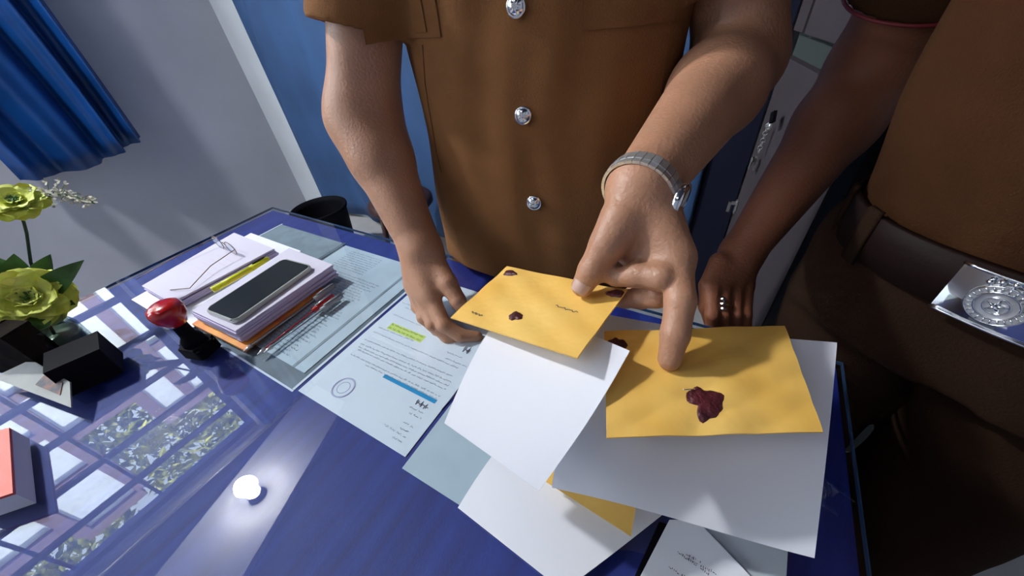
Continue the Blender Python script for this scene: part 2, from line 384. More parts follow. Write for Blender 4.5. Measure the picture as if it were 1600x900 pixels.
# window: frame, grille and pane
M['grille'] = mat('dark_blue_grille_paint', (0.02, 0.03, 0.09), 0.5)
M['frame_pink'] = mat('pinkish_masonry', (0.20, 0.13, 0.14), 0.8, var=0.1)
wroot = tag(bpy.data.objects.new('window_1', None), kind='structure'); COL.objects.link(wroot)
bm = bmesh.new(); t_ = 0.05
for lo, hi in (((XW - 0.10, wy0, wz0), (XW - 0.04, wy1, wz0 + t_)), ((XW - 0.10, wy0, wz1 - t_), (XW - 0.04, wy1, wz1)), ((XW - 0.10, wy0, wz0 + t_), (XW - 0.04, wy0 + t_, wz1 - t_)), ((XW - 0.10, wy1 - t_, wz0 + t_), (XW - 0.04, wy1, wz1 - t_))): add_box(bm, lo, hi)
bm_obj('window_frame', bm, M['grille'], wroot)
bm = bmesh.new()
z = wz0 + 0.14
while z < wz1 - 0.05:
    add_box(bm, (XW - 0.075, wy0 + t_, z), (XW - 0.050, wy1 - t_, z + 0.036)); z += 0.285
for y in (-0.95, -0.45): add_box(bm, (XW - 0.085, y, wz0 + t_), (XW - 0.076, y + 0.02, wz1 - t_))
bm_obj('window_grille', bm, M['grille'], wroot)
box('window_pane', (XW - 0.097, wy0 + t_, wz0 + t_), (XW - 0.092, wy1 - t_, wz1 - t_), M['glass'], wroot)
# outside the window: a white block wall with pinkish piers and sunlit shrubs above
M['block'] = mat('white_block_wall', (0.88, 0.92, 0.95), 0.9, bump=0.5, bscale=30, var=0.06, vscale=20)
M['leafsun'] = mat('sunlit_leaf', (0.03, 0.08, 0.015), 0.5, col2=(0.80, 0.80, 0.08), vscale=9)
bw = empty('garden_wall', 'white block garden wall with pinkish piers outside the window', 'wall')
XG = -4.6
for y0, y1, zt in ((-0.17, 1.6, 3.52), (-0.72, -0.17, 3.06), (-1.22, -0.72, 4.07), (-5.2, -1.22, 3.80)):
    box('block_panel', (XG - 0.10, y0, 0.0), (XG, y1 - 0.001, zt), M['block'], bw)
    box('coping', (XG - 0.13, y0, zt), (XG + 0.05, y1 - 0.001, zt + 0.10), M['frame_pink'], bw, bevel=0.005)
for y, zt in ((0.48, 3.51), (0.10, 3.51), (-0.20, 3.51), (-0.75, 4.06), (-1.24, 4.06), (-2.4, 3.79), (-3.6, 3.79)): box('pier', (XG + 0.001, y, 0.0), (XG + 0.06, y + 0.10, zt), M['frame_pink'], bw, bevel=0.006)
for y0, y1, zt in ((-0.10, 1.5, 2.75), (-0.65, -0.10, 2.5), (-1.14, -0.65, 3.45), (-1.14, -0.65, 2.9)): box('string_course', (XG + 0.001, y0, zt), (XG + 0.04, y1, zt + 0.08), M['frame_pink'], bw)
def leaf_cloud(name, n, lo, hi, size, m, parent=None):
    Vs, Fs = [], []
    for _ in range(n):
        p = np.array([random.uniform(lo[k], hi[k]) for k in range(3)]); a = rng.normal(size=3); a /= np.linalg.norm(a); b = np.cross(a, rng.normal(size=3)); b /= np.linalg.norm(b); s = size * random.uniform(0.6, 1.3); c_ = np.cross(a, b) * s * 0.12
        k = len(Vs); Vs += [p - a * s, p + b * s * 0.4 + c_, p + a * s, p - b * s * 0.4 + c_]; Fs.append((k, k + 1, k + 2, k + 3))
    return np_mesh(name, Vs, Fs, m, parent, False)
for i, (y, wd, nm) in enumerate(((-4.0, 0.85, 'yellow-green shrub above the garden wall, furthest from the curtain'), (-1.95, 0.85, 'middle one of the three yellow-green shrubs above the garden wall'), (0.05, 0.85, 'yellow-green shrub above the garden wall, nearest the blue curtain'))):
    sh = empty('garden_shrub', nm, 'shrub', 'shrubs outside the window')
    leaf_cloud('foliage', 3000, (XG - 1.6, y - wd, 2.2), (XG - 0.16, y + wd, 5.6), 0.09, M['leafsun'], sh)
    tube('trunk', [(XG - 0.8, y, 0), (XG - 0.85, y + 0.05, 1.4), (XG - 0.8, y, 3.2)], [0.04, 0.03, 0.015], M['stem'], sh)
tag(box('yard_ground', (XW - 6, -6, -0.12), (XW - 0.2, 4, -0.02), M['floor']), kind='structure')

struct('shade_strip', (-0.07, YB - 0.05, 0.0), (0.052, YB, 2.6), mat('dark_navy_shade', (0.012, 0.014, 0.032), 0.7, spec=0.1))  # added dark strip in place of the shade between curtain and cabinet
# curtains: pleated sheets with thickness
def curtain(name, p0, p1, ztop, zbot, m, n=160, pleats=7, amp=0.035, label=None, flare=0.0, hem=None, nz=30):
    p0 = np.array(p0, float); p1 = np.array(p1, float); d = (p1 - p0); L = np.linalg.norm(d); d /= L; nn = np.array([-d[1], d[0]])
    Vs = []; N = n + 1
    for side in (0, 1):
        for j in range(nz + 1):
            v = j / nz
            for i in range(N):
                u = i / n; zb = zbot + (hem(u) if hem else 0.0); z_ = ztop + (zb - ztop) * v
                ph = 2 * math.pi * (pleats * u + 0.35 * math.sin(5 * u + 1.2) + 0.08 * math.sin(9 * v + 4 * u))
                o = amp * (0.45 + 0.55 * v) * (math.sin(ph) + 0.35 * math.sin(2.3 * ph + 1)) + side * 0.004
                q = p0 + d * (u * L * (1 + flare * v) - flare * v * L * 0.5) + nn * o
                Vs.append((q[0], q[1], z_))
    F = []; T = N * (nz + 1)
    for j in range(nz):
        for i in range(n):
            a = j * N + i; F.append((a, a + 1, a + N + 1, a + N)); F.append((T + a, T + a + N, T + a + N + 1, T + a + 1))
    for i in range(n):
        a = i; F.append((a, T + a, T + a + 1, a + 1)); a = nz * N + i; F.append((a, a + 1, T + a + 1, T + a))
    for j in range(nz):
        a = j * N; F.append((a, a + N, T + a + N, T + a)); a = j * N + n; F.append((a, T + a, T + a + N, a + N))
    return np_mesh(name, Vs, F, m)
c1 = curtain('window_curtain', (XW + 0.10, 0.26), (XW + 0.10, 0.74), ZC - 0.12, 0.70, M['curtain'], pleats=4.2, amp=0.042, flare=0.06, hem=lambda u: -0.045 * math.sin(u * 3.0) + 0.05 * u)
tag(c1, 'royal blue satin curtain hanging pleated beside the window on the grey wall', 'curtain')
c2 = curtain('back_curtain', (-2.60, YB - 0.045), (-0.075, YB - 0.045), ZC - 0.1, 0.03, M['curtain2'], n=320, pleats=6, amp=0.022)
tag(c2, 'long steel blue curtain hanging to the floor behind the standing officer', 'curtain')
tag(tube('curtain_rail', [(XW + 0.10, -1.5, ZC - 0.102), (XW + 0.10, 0.95, ZC - 0.102)], 0.012, M['steel']), 'thin steel rail carrying the royal blue window curtain', 'curtain rail')
tag(tube('curtain_rail', [(-2.8, YB - 0.045, ZC - 0.082), (0.05, YB - 0.045, ZC - 0.082)], 0.012, M['steel']), 'thin steel rail carrying the long curtain on the back wall', 'curtain rail')

# ceiling lamp
lx, ly = -2.37, -0.10
lamp = empty('ceiling_lamp', 'small round glowing lamp on the ceiling beam', 'lamp')
v, f = lathe([(0.06, 0), (0.06, -0.012), (0.035, -0.03), (0.02, -0.03)], 28, Matrix.Translation((lx, ly, ZC - 0.06))); np_mesh('lamp_base', v, f, M['black'], lamp)
M['bulb'] = mat('glowing_bulb', (1, 1, 1), 0.4, emit=(1, 0.98, 0.95, 45))
v, f = lathe([(0.004, 0.002), (0.03, -0.004), (0.045, -0.03), (0.042, -0.05), (0.025, -0.068), (0.003, -0.073)], 28, Matrix.Translation((lx, ly, ZC - 0.09))); np_mesh('bulb', v, f, M['bulb'], lamp)
pl_ = bpy.data.lights.new('lamp_glow', 'POINT'); pl_.energy = 28; pl_.shadow_soft_size = 0.06; pl_.color = (0.97, 0.98, 1.0)
po = bpy.data.objects.new('lamp_glow', pl_); COL.objects.link(po); po.location = (lx, ly, ZC - 0.24)
sp_l = bpy.data.lights.new('lamp_beam', 'SPOT'); sp_l.energy = 150; sp_l.spot_size = 2.3; sp_l.spot_blend = 0.6; sp_l.shadow_soft_size = 0.07; sp_l.color = (0.97, 0.98, 1.0)
so_ = bpy.data.objects.new('lamp_beam', sp_l); COL.objects.link(so_); so_.location = (lx, ly, ZC - 0.22); so_.rotation_euler = Vector((0.62, 0.14, -0.75)).to_track_quat('-Z', 'Y').to_euler()
# added ceiling housing for the fill light (out of frame)
fx = empty('fill_housing', 'added long white housing over the unseen fill light on the ceiling', 'lamp')
box('housing', (-1.5, -1.33, ZC - 0.06), (-0.3, -1.17, ZC), M['strip'], fx, bevel=0.005)

# ------------------------------------------------------------------ steel cabinet on the right
A = np.array([0.214, 0.843]); Dv = np.array([-0.252, 0.968]); Nv = np.array([-0.968, -0.252])
MC = Matrix(((Dv[0], -Nv[0], 0, A[0]), (Dv[1], -Nv[1], 0, A[1]), (0, 0, 1, 0), (0, 0, 0, 1)))   # x along the front, y into the cabinet
cab = empty('steel_cabinet', 'dark grey steel cupboard with hanging keys, standing behind the two officers', 'cabinet')
box('body', (0, 0.012, 0.0), (0.60, 0.42, 1.85), M['cab_green'], cab, bevel=0.004, M=MC)
for (u0, u1, z0, z1) in ((0.075, 0.592, 0.08, 0.965), (0.075, 0.505, 1.025, 1.82), (0.522, 0.592, 1.025, 1.82)):
    box('door', (u0, -0.008, z0), (u1, 0.014, z1), M['cab'], cab, bevel=0.003, M=MC)
box('gap_shade_strip', (0.0, -0.014, 0.0), (0.055, 0.014, 1.85), M['black'], cab, bevel=0.003, M=MC)  # black strip put in for the shaded gap at this edge
def cabp(px, py, off=0.012):                     # the point of the cabinet's front seen at (px, py)
    d = ray(px, py); n = np.array([0.968, 0.252, 0]); t = (n @ np.array([A[0], A[1], 0]) - off - 0.0) / (d @ n); return CAM + d * t
# bunch of keys and a lock
kb = empty('key_bunch', 'bunch of keys with a black fob hanging on the grey steel cupboard', 'keys')
p = cabp(1208, 183, 0.035)
Mk = frame(p, (-0.968, -0.252, 0.0), (0, 0, 1))
bm = bmesh.new(); add_box(bm, (-0.014, -0.012, -0.004), (0.014, 0.012, 0.004), Mk @ Matrix.Rotation(0.5, 4, 'Z')); bm_obj('key_fob', bm, M['black'], kb, bevel=0.002)
q0 = cabp(1200, 196, 0.03); q1 = cabp(1186, 236, 0.03); q2 = cabp(1177, 250, 0.03)
def ring_pts(c, r, n, ax1, ax2): return [np.array(c) + r * (math.cos(2 * math.pi * k / n) * np.array(ax1) + math.sin(2 * math.pi * k / n) * np.array(ax2)) for k in range(n)]
multi('chain', [tube_data(ring_pts(q0 + (q1 - q0) * t, 0.006, 12, (0, 0, 1), (-0.25, 0.97, 0) if k % 2 else (-0.97, -0.25, 0)), 0.0012, 6, True) for k, t in enumerate(np.linspace(0, 1, 8))], M['steel'], kb)
for dx, dz, tl in ((0.0, -0.018, 0.4), (0.006, -0.02, -0.25), (-0.004, -0.022, 0.1)):
    c0 = q2 + np.array([dx, dx, 0.0]); mk = frame(c0, (-0.968, -0.252, 0.0), (math.sin(tl) * -0.25, math.sin(tl) * 0.97, -math.cos(tl)))
    bm = bmesh.new(); add_box(bm, (0.004, -0.0022, -0.0008), (0.030, 0.0022, 0.0008), mk); add_box(bm, (0.022, -0.005, -0.0008), (0.028, 0.0, 0.0008), mk); add_prism_ = lathe([(0.008, -0.0009), (0.008, 0.0009)], 14, mk @ Matrix.Translation((-0.002, 0, 0)))
    vs = [bm.verts.new(v) for v in add_prism_[0]]; [bm.faces.new([vs[i] for i in q]) for q in add_prism_[1]]
    bm_obj('key', bm, M['gold'] if tl > 0.2 else M['steel'], kb)
v, f = lathe([(0.013, 0), (0.013, 0.006), (0.009, 0.010), (0.004, 0.011)], 20, frame(cabp(1205, 197, 0.006), (-0.968, -0.252, 0))); np_mesh('lock_barrel', v, f, M['steel'], cab)
hp = cabp(1151, 322, 0.01); Mh = frame(hp, (-0.968, -0.252, 0), (0, 0, 1))
bm = bmesh.new(); add_box(bm, (-0.028, -0.007, 0), (0.022, 0.007, 0.005), Mh); add_box(bm, (0.006, -0.004, 0.005), (0.016, 0.004, 0.028), Mh); add_box(bm, (-0.022, -0.004, 0.02), (0.016, 0.004, 0.028), Mh)
bm_obj('door_handle', bm, M['steel'], cab, bevel=0.0015)

# waste bin and a dark stool beyond the desk
bx, by = -1.93, 1.03
bn = empty('waste_bin', 'black round waste bin on the floor beyond the desk corner', 'bin')
v, f = lathe([(0.105, 0.0), (0.112, 0.02), (0.145, 0.318), (0.152, 0.322), (0.152, 0.335), (0.140, 0.335), (0.134, 0.31), (0.104, 0.03), (0.02, 0.025)], 40, Matrix.Translation((bx, by, 0.0))); np_mesh('bin_body', v, f, M['black'], bn)
v, f = tube_data(ring_pts((bx, by, 0.333), 0.148, 40, (1, 0, 0), (0, 1, 0)), 0.007, 8, True); np_mesh('rim', v, f, M['black'], bn)
st = empty('low_stool', 'dark maroon low stool on the floor behind the desk, beside the curtain', 'stool')
sx_, sy_ = -1.42, 1.18
v, f = lathe([(0.02, 0.36), (0.15, 0.36), (0.165, 0.375), (0.165, 0.40), (0.15, 0.415), (0.02, 0.42)], 36, Matrix.Translation((sx_, sy_, 0))); np_mesh('seat', v, f, M['maroon'], st)
for a in (0.7, 2.3, 3.9, 5.4):
    tube('leg', [(sx_ + 0.11 * math.cos(a), sy_ + 0.11 * math.sin(a), 0.365), (sx_ + 0.15 * math.cos(a), sy_ + 0.15 * math.sin(a), 0.0)], [0.016, 0.012], M['maroon'], st)

# ------------------------------------------------------------------ desk
DX0, DX1, DY0, DY1 = -1.115, 0.193, -0.42, 0.466
ZT = 0.750                                     # top of the glass
desk = empty('office_desk', 'office desk covered in deep blue, under the sheet of glass', 'desk')
box('desktop', (DX0, DY0, 0.705), (DX1, DY1, 0.7425), M['blue_top'], desk, bevel=0.003)
box('side_panel', (DX0 + 0.03, DY0 + 0.05, 0.0), (DX0 + 0.055, DY1 - 0.05, 0.7045), M['desk_body'], desk)
box('side_panel', (DX1 - 0.075, DY0 + 0.05, 0.0), (DX1 - 0.05, DY1 - 0.05, 0.7045), M['desk_body'], desk)
box('modesty_panel', (DX0 + 0.056, DY1 - 0.12, 0.15), (DX1 - 0.076, DY1 - 0.10, 0.7045), M['desk_body'], desk)
gl = bmesh.new(); add_box(gl, (DX0 - 0.004, DY0 - 0.004, ZT - 0.005), (DX1 + 0.004, DY1 + 0.004, ZT))
gs = bm_obj('glass_sheet', gl, M['glass']); tag(gs, 'clear glass sheet covering the whole blue desktop', 'glass sheet')
bm = bmesh.new()
e_ = 0.0012
for lo, hi in (((DX0 - 0.0055, DY0 - 0.0055, ZT - 0.005), (DX0 - 0.0042, DY1 + 0.0055, ZT)), ((DX1 + 0.0042, DY0 - 0.0055, ZT - 0.005), (DX1 + 0.0055, DY1 + 0.0055, ZT)), ((DX0 - 0.004, DY1 + 0.0042, ZT - 0.005), (DX1 + 0.004, DY1 + 0.0055, ZT)), ((DX0 - 0.004, DY0 - 0.0055, ZT - 0.005), (DX1 + 0.004, DY0 - 0.0042, ZT))): add_box(bm, lo, hi)
bm_obj('polished_edge', bm, M['glass_edge'], gs)

ZU = 0.7432                                    # under the glass
def flat(name, x0, x1, y0, y1, z, m, parent=None, t=0.0004, rot=0.0):
    c = np.array([(x0 + x1) / 2, (y0 + y1) / 2]); cr, sr = math.cos(rot), math.sin(rot); pts = []
    for x, y in ((x0, y0), (x1, y0), (x1, y1), (x0, y1)):
        dx, dy = x - c[0], y - c[1]; pts.append((c[0] + dx * cr - dy * sr, c[1] + dx * sr + dy * cr))
    bm = bmesh.new(); add_prism(bm, pts, z - t, z); return bm_obj(name, bm, m, parent)
# letter under the glass
L = flat('printed_letter', -0.467, -0.252, 0.100, 0.400, ZU + 0.0004, M['paper'])
tag(L, 'white typed letter under the glass with a blue highlighted line and a round violet stamp', 'letter')
zz = lambda x, y: (460 + x / 3.215, 440 + y / 3.215)
segs = []
for a, b in (((545, 105), (590, 125)), ((560, 130), (600, 150)), ((500, 165), (640, 225)), ((425, 230), (600, 300)), ((400, 252), (832, 440)), ((355, 290), (812, 470)), ((335, 312), (802, 493)), ((325, 328), (790, 512)), ((322, 343), (770, 535)), ((285, 365), (742, 572)), ((360, 420), (725, 585)), ((770, 355), (845, 385)), ((760, 385), (870, 430)), ((580, 630), (655, 665)), ((580, 660), (640, 690)), ((550, 705), (600, 735)), ((535, 735), (585, 762)), ((455, 720), (565, 785)), ((495, 780), (545, 810))):
    p, q = G(*zz(*a), ZU), G(*zz(*b), ZU); segs.append((p, (q[0], (q[1] + p[1]) / 2, q[2])) if abs(p[1] - q[1]) > 0.004 else (p, q))
ink_lines('typed_text', segs, M['ink_soft'], L, h=0.0028, lift=(0, 0, 0.0008))
a, b = G(*zz(450, 475), ZU), G(*zz(712, 605), ZU); flat('blue_highlight', a[0], b[0], (a[1] + b[1]) / 2 - 0.003, (a[1] + b[1]) / 2 + 0.003, ZU + 0.0008, M['hl_blue'], L, t=0.0002)
a, b = G(*zz(478, 222), ZU), G(*zz(650, 290), ZU); flat('yellow_highlight', a[0], b[0], (a[1] + b[1]) / 2 - 0.008, (a[1] + b[1]) / 2 + 0.007, ZU + 0.0006, M['hl_yellow'], L, t=0.0002)
ink_lines('highlighted_handwriting', [((a[0] + 0.002, (a[1] + b[1]) / 2 + s, ZU), (b[0] - 0.002, (a[1] + b[1]) / 2 + s, ZU)) for s in (-0.004, 0.004)], M['ink'], L, h=0.004, lift=(0, 0, 0.0011), dens=0.7)
c_ = G(537, 606, ZU)
multi('round_stamp', [tube_data(ring_pts((c_[0], c_[1], ZU + 0.0007), r, 48, (1, 0, 0), (0, 1, 0)), 0.00045, 5, True, 0.3) for r in (0.017, 0.0155, 0.0095)], M['ink_violet'], L)
def squiggle(p, dx, n, amp, z, ax=(1, 0, 0)):
    ax = np.array(ax, float); ay = np.cross([0, 0, 1], ax); return [np.array([p[0], p[1], z]) + ax * (dx * i / n) + ay * amp * math.sin(i * 1.9) * (0.5 + 0.5 * math.sin(i * 0.7)) for i in range(n + 1)]
sg = G(*zz(612, 605), ZU); tube('signature', squiggle(sg, 0.022, 26, 0.006, ZU + 0.0008), 0.0004, M['ink'], L, n=5, flat=0.4)
sg = G(*zz(850, 340), ZU); tube('signature', squiggle(sg, 0.012, 14, 0.009, ZU + 0.0008), 0.0004, M['ink'], L, n=5, flat=0.4)
# blank second letter to the right of it
L2 = flat('blank_letter', -0.246, -0.030, 0.088, 0.385, ZU + 0.0002, M['paper_aged'])
tag(L2, 'greyish white sheet under the glass, right of the typed letter', 'letter')
tube('ruled_mark', [G(690, 640, ZU + 0.0006), G(716, 610, ZU + 0.0006)], 0.0004, M['ink_soft'], L2, n=5)
# printed booklet left of the letter, on a dark grey picture
pr = flat('grey_picture', -0.990, -0.474, 0.098, 0.410, ZU - 0.0001, M['grey_print'], t=0.0003)
tag(pr, 'dark grey printed picture sheet with white edge under the glass, below the papers', 'print')
bm = bmesh.new()
for lo, hi in (((-0.994, 0.0945, ZU - 0.0003), (-0.474, 0.0975, ZU)), ((-0.4785, 0.098, ZU), (-0.474, 0.41, ZU + 0.0003))): add_box(bm, lo, hi)
bm_obj('white_edge', bm, M['paper'], pr)
pg = flat('booklet_page', -0.735, -0.487, 0.125, 0.415, ZU + 0.0012, M['paper_aged'], t=0.0010)
tag(pg, 'grey-white printed page full of small text under the glass, left of the letter', 'page')
ink_lines('page_text', [((-0.705 + random.uniform(0, 0.004), y, ZU), (-0.535 - random.uniform(0, 0.02), y, ZU)) for y in np.arange(0.137, 0.335, 0.0068)] + [((-0.70, y, ZU), (-0.60, y, ZU)) for y in np.arange(0.348, 0.405, 0.0068)], M['ink_soft'], pg, h=0.0040, lift=(0, 0, 0.0014), dens=1.3)
box('fold', (-0.518, 0.125, ZU + 0.0012), (-0.512, 0.415, ZU + 0.0017), M['mid_print'], pg)
p2 = flat('grey_page', -1.000, -0.752, 0.300, 0.420, ZU + 0.0008, M['mid_print'], t=0.0005)
tag(p2, 'pale grey blank page under the glass in the far corner of the desk', 'page')
box('white_margin', (-1.004, 0.300, ZU + 0.0002), (-1.0002, 0.424, ZU + 0.0009), M['paper'], p2)
box('dark_spine', (-0.752, 0.300, ZU + 0.0002), (-0.742, 0.422, ZU + 0.0010), M['grey_print'], p2)

# ------------------------------------------------------------------ papers, phone and pens on the glass
def stack(c, z0, z1, m_side, m_top, name, label, cat, n=8, jitter=0.004):
    root = empty(name, label, cat); c = [np.array(p[:2], float) for p in c]; cen = sum(c) / 4; h = (z1 - z0) / n; bm = bmesh.new()
    for k in range(n):
        a = random.uniform(-0.015, 0.015); off = np.array([random.uniform(-jitter, jitter), random.uniform(-jitter, jitter)]) * (1 if k < n - 1 else 0)
        pts = []
        for p in c:
            d = p - cen; a_ = a if k < n - 1 else 0; pts.append(cen + off + np.array([d[0] * math.cos(a_) - d[1] * math.sin(a_), d[0] * math.sin(a_) + d[1] * math.cos(a_)]))
        add_prism(bm, pts, z0 + k * h + 0.0001, z0 + (k + 1) * h - 0.0003)
    bm_obj('page_block', bm, m_side, root)
    sheet('top_sheet', [(*c[0], z1 + 0.0009), (*c[1], z1 + 0.0009), (*c[2], z1 + 0.0009), (*c[3], z1 + 0.0009)], m_top, root, 10, 10, 0.0006)
    return root
us = sheet('loose_sheet', [G(205, 468, ZT + .0006), G(290, 520, ZT + .0006), G(470, 392, ZT + .0006), G(392, 364, ZT + .0006)], M['paper_bright'], t=0.0004)
tag(us, 'large white loose sheet on the glass under both stacks of paper', 'sheet')
zl = ZT + 0.020
stkL = stack([G(222, 447, zl), G(268, 474, zl), G(428, 389, zl), G(366, 364, zl)], ZT + 0.0008, zl, M['paper_lilac'], M['paper_pad'], 'paper_pad', 'thick white pad with lilac page edges under the spectacles', 'pad')
sg = []
for k in range(11):
    a = G(240 + k * 11 , 445 - k * 6, zl + 0.001); sg.append(((a[0] + 0.02, a[1] + 0.005, a[2]), (a[0] + 0.10, a[1] + 0.005, a[2])))
ink_lines('handwriting', sg[4:] , mat('pale_red_ink', (0.60, 0.45, 0.52), 0.8), stkL, h=0.003, lift=(0, 0, 0.0003), dens=0.5)
# orange file below the right stack
zf = ZT + 0.006
fo = sheet('orange_folder', [G(300, 506, zf), G(382, 547, zf), G(505, 450, zf), G(440, 415, zf)], M['orange'], t=0.005)
tag(fo, 'orange and yellow folder at the bottom of the stack under the phone', 'folder')
zr = ZT + 0.034
stkR = stack([G(300, 486, zr), G(368, 518, zr), G(520, 414, zr), G(452, 388, zr)], zf + 0.0005, zr, M['paper_lilac'], M['paper_pad'], 'paper_bundle', 'thick bundle of white papers with lilac edges carrying the phone', 'papers', n=7, jitter=0.005)
# phone
zp = zr + 0.002
pc = [G(321, 484, zp + .008), G(362, 503, zp + .008), G(486, 418, zp + .008), G(446, 401, zp + .008)]
cen = sum(pc) / 4; ux = (pc[1] - pc[0] + pc[2] - pc[3]) / 2; uy = (pc[3] - pc[0] + pc[2] - pc[1]) / 2; wd = np.linalg.norm(ux); hg = np.linalg.norm(uy); uy /= hg
Mp = frame((cen[0], cen[1], zp), (0, 0, 1), tuple(np.cross(uy, [0, 0, 1])))
def rrect(w_, h_, r, n=8):
    pts = []
    for cx, cy, a0 in ((w_ / 2 - r, h_ / 2 - r, 0), (-w_ / 2 + r, h_ / 2 - r, 90), (-w_ / 2 + r, -h_ / 2 + r, 180), (w_ / 2 - r, -h_ / 2 + r, 270)):
        for k in range(n + 1): a = math.radians(a0 + 90 * k / n); pts.append((cx + r * math.cos(a), cy + r * math.sin(a)))
    return pts
def rplate(name, w_, h_, r, z0, z1, M_, m, parent, bevel=0.0):
    bm = bmesh.new(); add_prism(bm, rrect(w_, h_, r), z0, z1)
    if bevel: bmesh.ops.bevel(bm, geom=[e for e in bm.edges if abs(e.verts[0].co.z - e.verts[1].co.z) < 1e-6], offset=bevel, segments=3, affect='EDGES')
    bm.transform(M_); return bm_obj(name, bm, m, parent, smooth=False)
ph = empty('mobile_phone', 'black-screened phone in a pale clear case on the bundle of papers', 'phone')
M['case'] = mat('pale_clear_case', (0.42, 0.45, 0.42), 0.25, coat=0.5)
rplate('case', wd, hg, 0.010, 0.0, 0.0085, Mp, M['case'], ph, 0.002)
rplate('screen', wd - 0.006, hg - 0.006, 0.008, 0.0080, 0.0092, Mp, M['screen'], ph, 0.0004)
# yellow highlighter between the stacks
hA, hB = G(335, 457, ZT + 0.020), G(422, 408, ZT + 0.020)
hA[2] = hB[2] = ZT + 0.026
hlp = empty('highlighter_pen', 'yellow highlighter pen lying between the pad and the phone bundle', 'pen')
d_ = (hB - hA); 
v, f = rod(hA, hA + d_ * 0.66, 0.0062); np_mesh('barrel', v, f, M['yellow'], hlp)
v, f = rod(hA + d_ * 0.665, hB, 0.0068, 0.006); np_mesh('cap', v, f, M['yellow'], hlp)
v, f = tube_data([hA + d_ * 0.72 + np.array([0, 0, 0.0075]), hA + d_ * 0.95 + np.array([0, 0, 0.0078])], 0.0012, 6); np_mesh('clip', v, f, M['black'], hlp)
# spectacles
sp = empty('spectacles', 'thin metal framed spectacles lying open on the white pad', 'spectacles')
zs_ = zl + 0.0015
Lc = (G(348, 388, zs_), G(373, 400, zs_))
M['wire'] = mat('bronze_wire', (0.22, 0.15, 0.12), 0.3, 0.8)
a0 = (Lc[1] - Lc[0]); a0[2] = 0; a0 /= np.linalg.norm(a0)
rx = 0.022
cR = Lc[0] - a0 * 0.004; cL = cR + a0 * 0.060
pieces = []
for c in (cR, cL):
    pts = [c + a0 * rx * math.cos(t) + np.array([0, 0, 0.0155 + 0.0150 * math.sin(t)]) for t in np.linspace(0, 2 * math.pi, 28, endpoint=False)]
    pieces.append(tube_data(pts, 0.0009, 6, True))
    bm = bmesh.new(); vs = [bm.verts.new(c + (p - c) * 0.97 + np.array([0, 0, 0.0005])) for p in pts]; bm.faces.new(vs); r_ = bmesh.ops.extrude_face_region(bm, geom=bm.faces[:]); 
    for q in r_['geom']:
        if isinstance(q, bmesh.types.BMVert): q.co += Vector(np.cross(a0, [0, 0, 1]) * 0.0012)
    bm_obj('lens', bm, M['clear'], sp)
pieces.append(tube_data([cR + a0 * rx + np.array([0, 0, 0.018]), (cR + cL) / 2 + np.array([0, 0, 0.023]), cL - a0 * rx + np.array([0, 0, 0.018])], 0.0010, 6))
multi('rims', pieces, M['wire'], sp)
t1 = G(228, 431, zs_ + 0.002); t2 = G(266, 453, zs_ + 0.001); t3 = G(298, 452, zs_ + 0.002)
tube('temple', [cR - a0 * rx + np.array([0, 0, 0.018]), (cR - a0 * rx + t1) / 2 + np.array([0, 0, 0.014]), t1 + np.array([0, 0, 0.004]), t1 + (t1 - cR) * 0.12], 0.0009, M['wire'], sp, n=6)
tube('temple', [cL + a0 * rx + np.array([0, 0, 0.018]), (cL + t3) / 2 + np.array([0, 0, 0.012]), t3 + np.array([0, 0, 0.003]), t2], 0.0009, M['wire'], sp, n=6)
# pens beside the bundle
def pen(a, b, label, cap_m, name='ballpoint_pen', grp='clear pens beside the paper bundle'):
    a = np.array(a); b = np.array(b); d = b - a; r = empty(name, label, 'pen', grp); L_ = np.linalg.norm(d); d = d / L_
    v, f = rod(a + d * 0.012, b - d * 0.035, 0.0042, n=6); np_mesh('barrel', v, f, M['clear'], r, False)
    v, f = rod(a + d * 0.006, b - d * 0.03, 0.0014, n=8); np_mesh('refill', v, f, cap_m, r)
    v, f = rod(a, a + d * 0.014, 0.0006, 0.004); np_mesh('tip', v, f, M['steel'], r)
    v, f = rod(b - d * 0.045, b, 0.0052, 0.0048); np_mesh('cap', v, f, cap_m, r)
    n = np.array([0, 0, 1.0]); v, f = tube_data([b - d * 0.002 + n * 0.0062, b - d * 0.038 + n * 0.0066], 0.0011, 6); np_mesh('clip', v, f, M['steel'], r)
    return r
M['greyclear'] = mat('smoky_plastic', (0.28, 0.30, 0.33), 0.25, coat=0.4)
zq = ZT + 0.0058
pen(G(380, 549, zq), G(522, 446, zq + 0.004), 'clear pen with a grey cap lying closest to the paper bundle', M['greyclear'])
pen(G(402, 554, zq), G(520, 462, zq), 'clear pen with a bright red cap beside the paper bundle', M['red'])
pen(G(412, 551, zq), G(534, 462, zq), 'clear pen with a smoky cap, outermost beside the paper bundle', M['greyclear'])
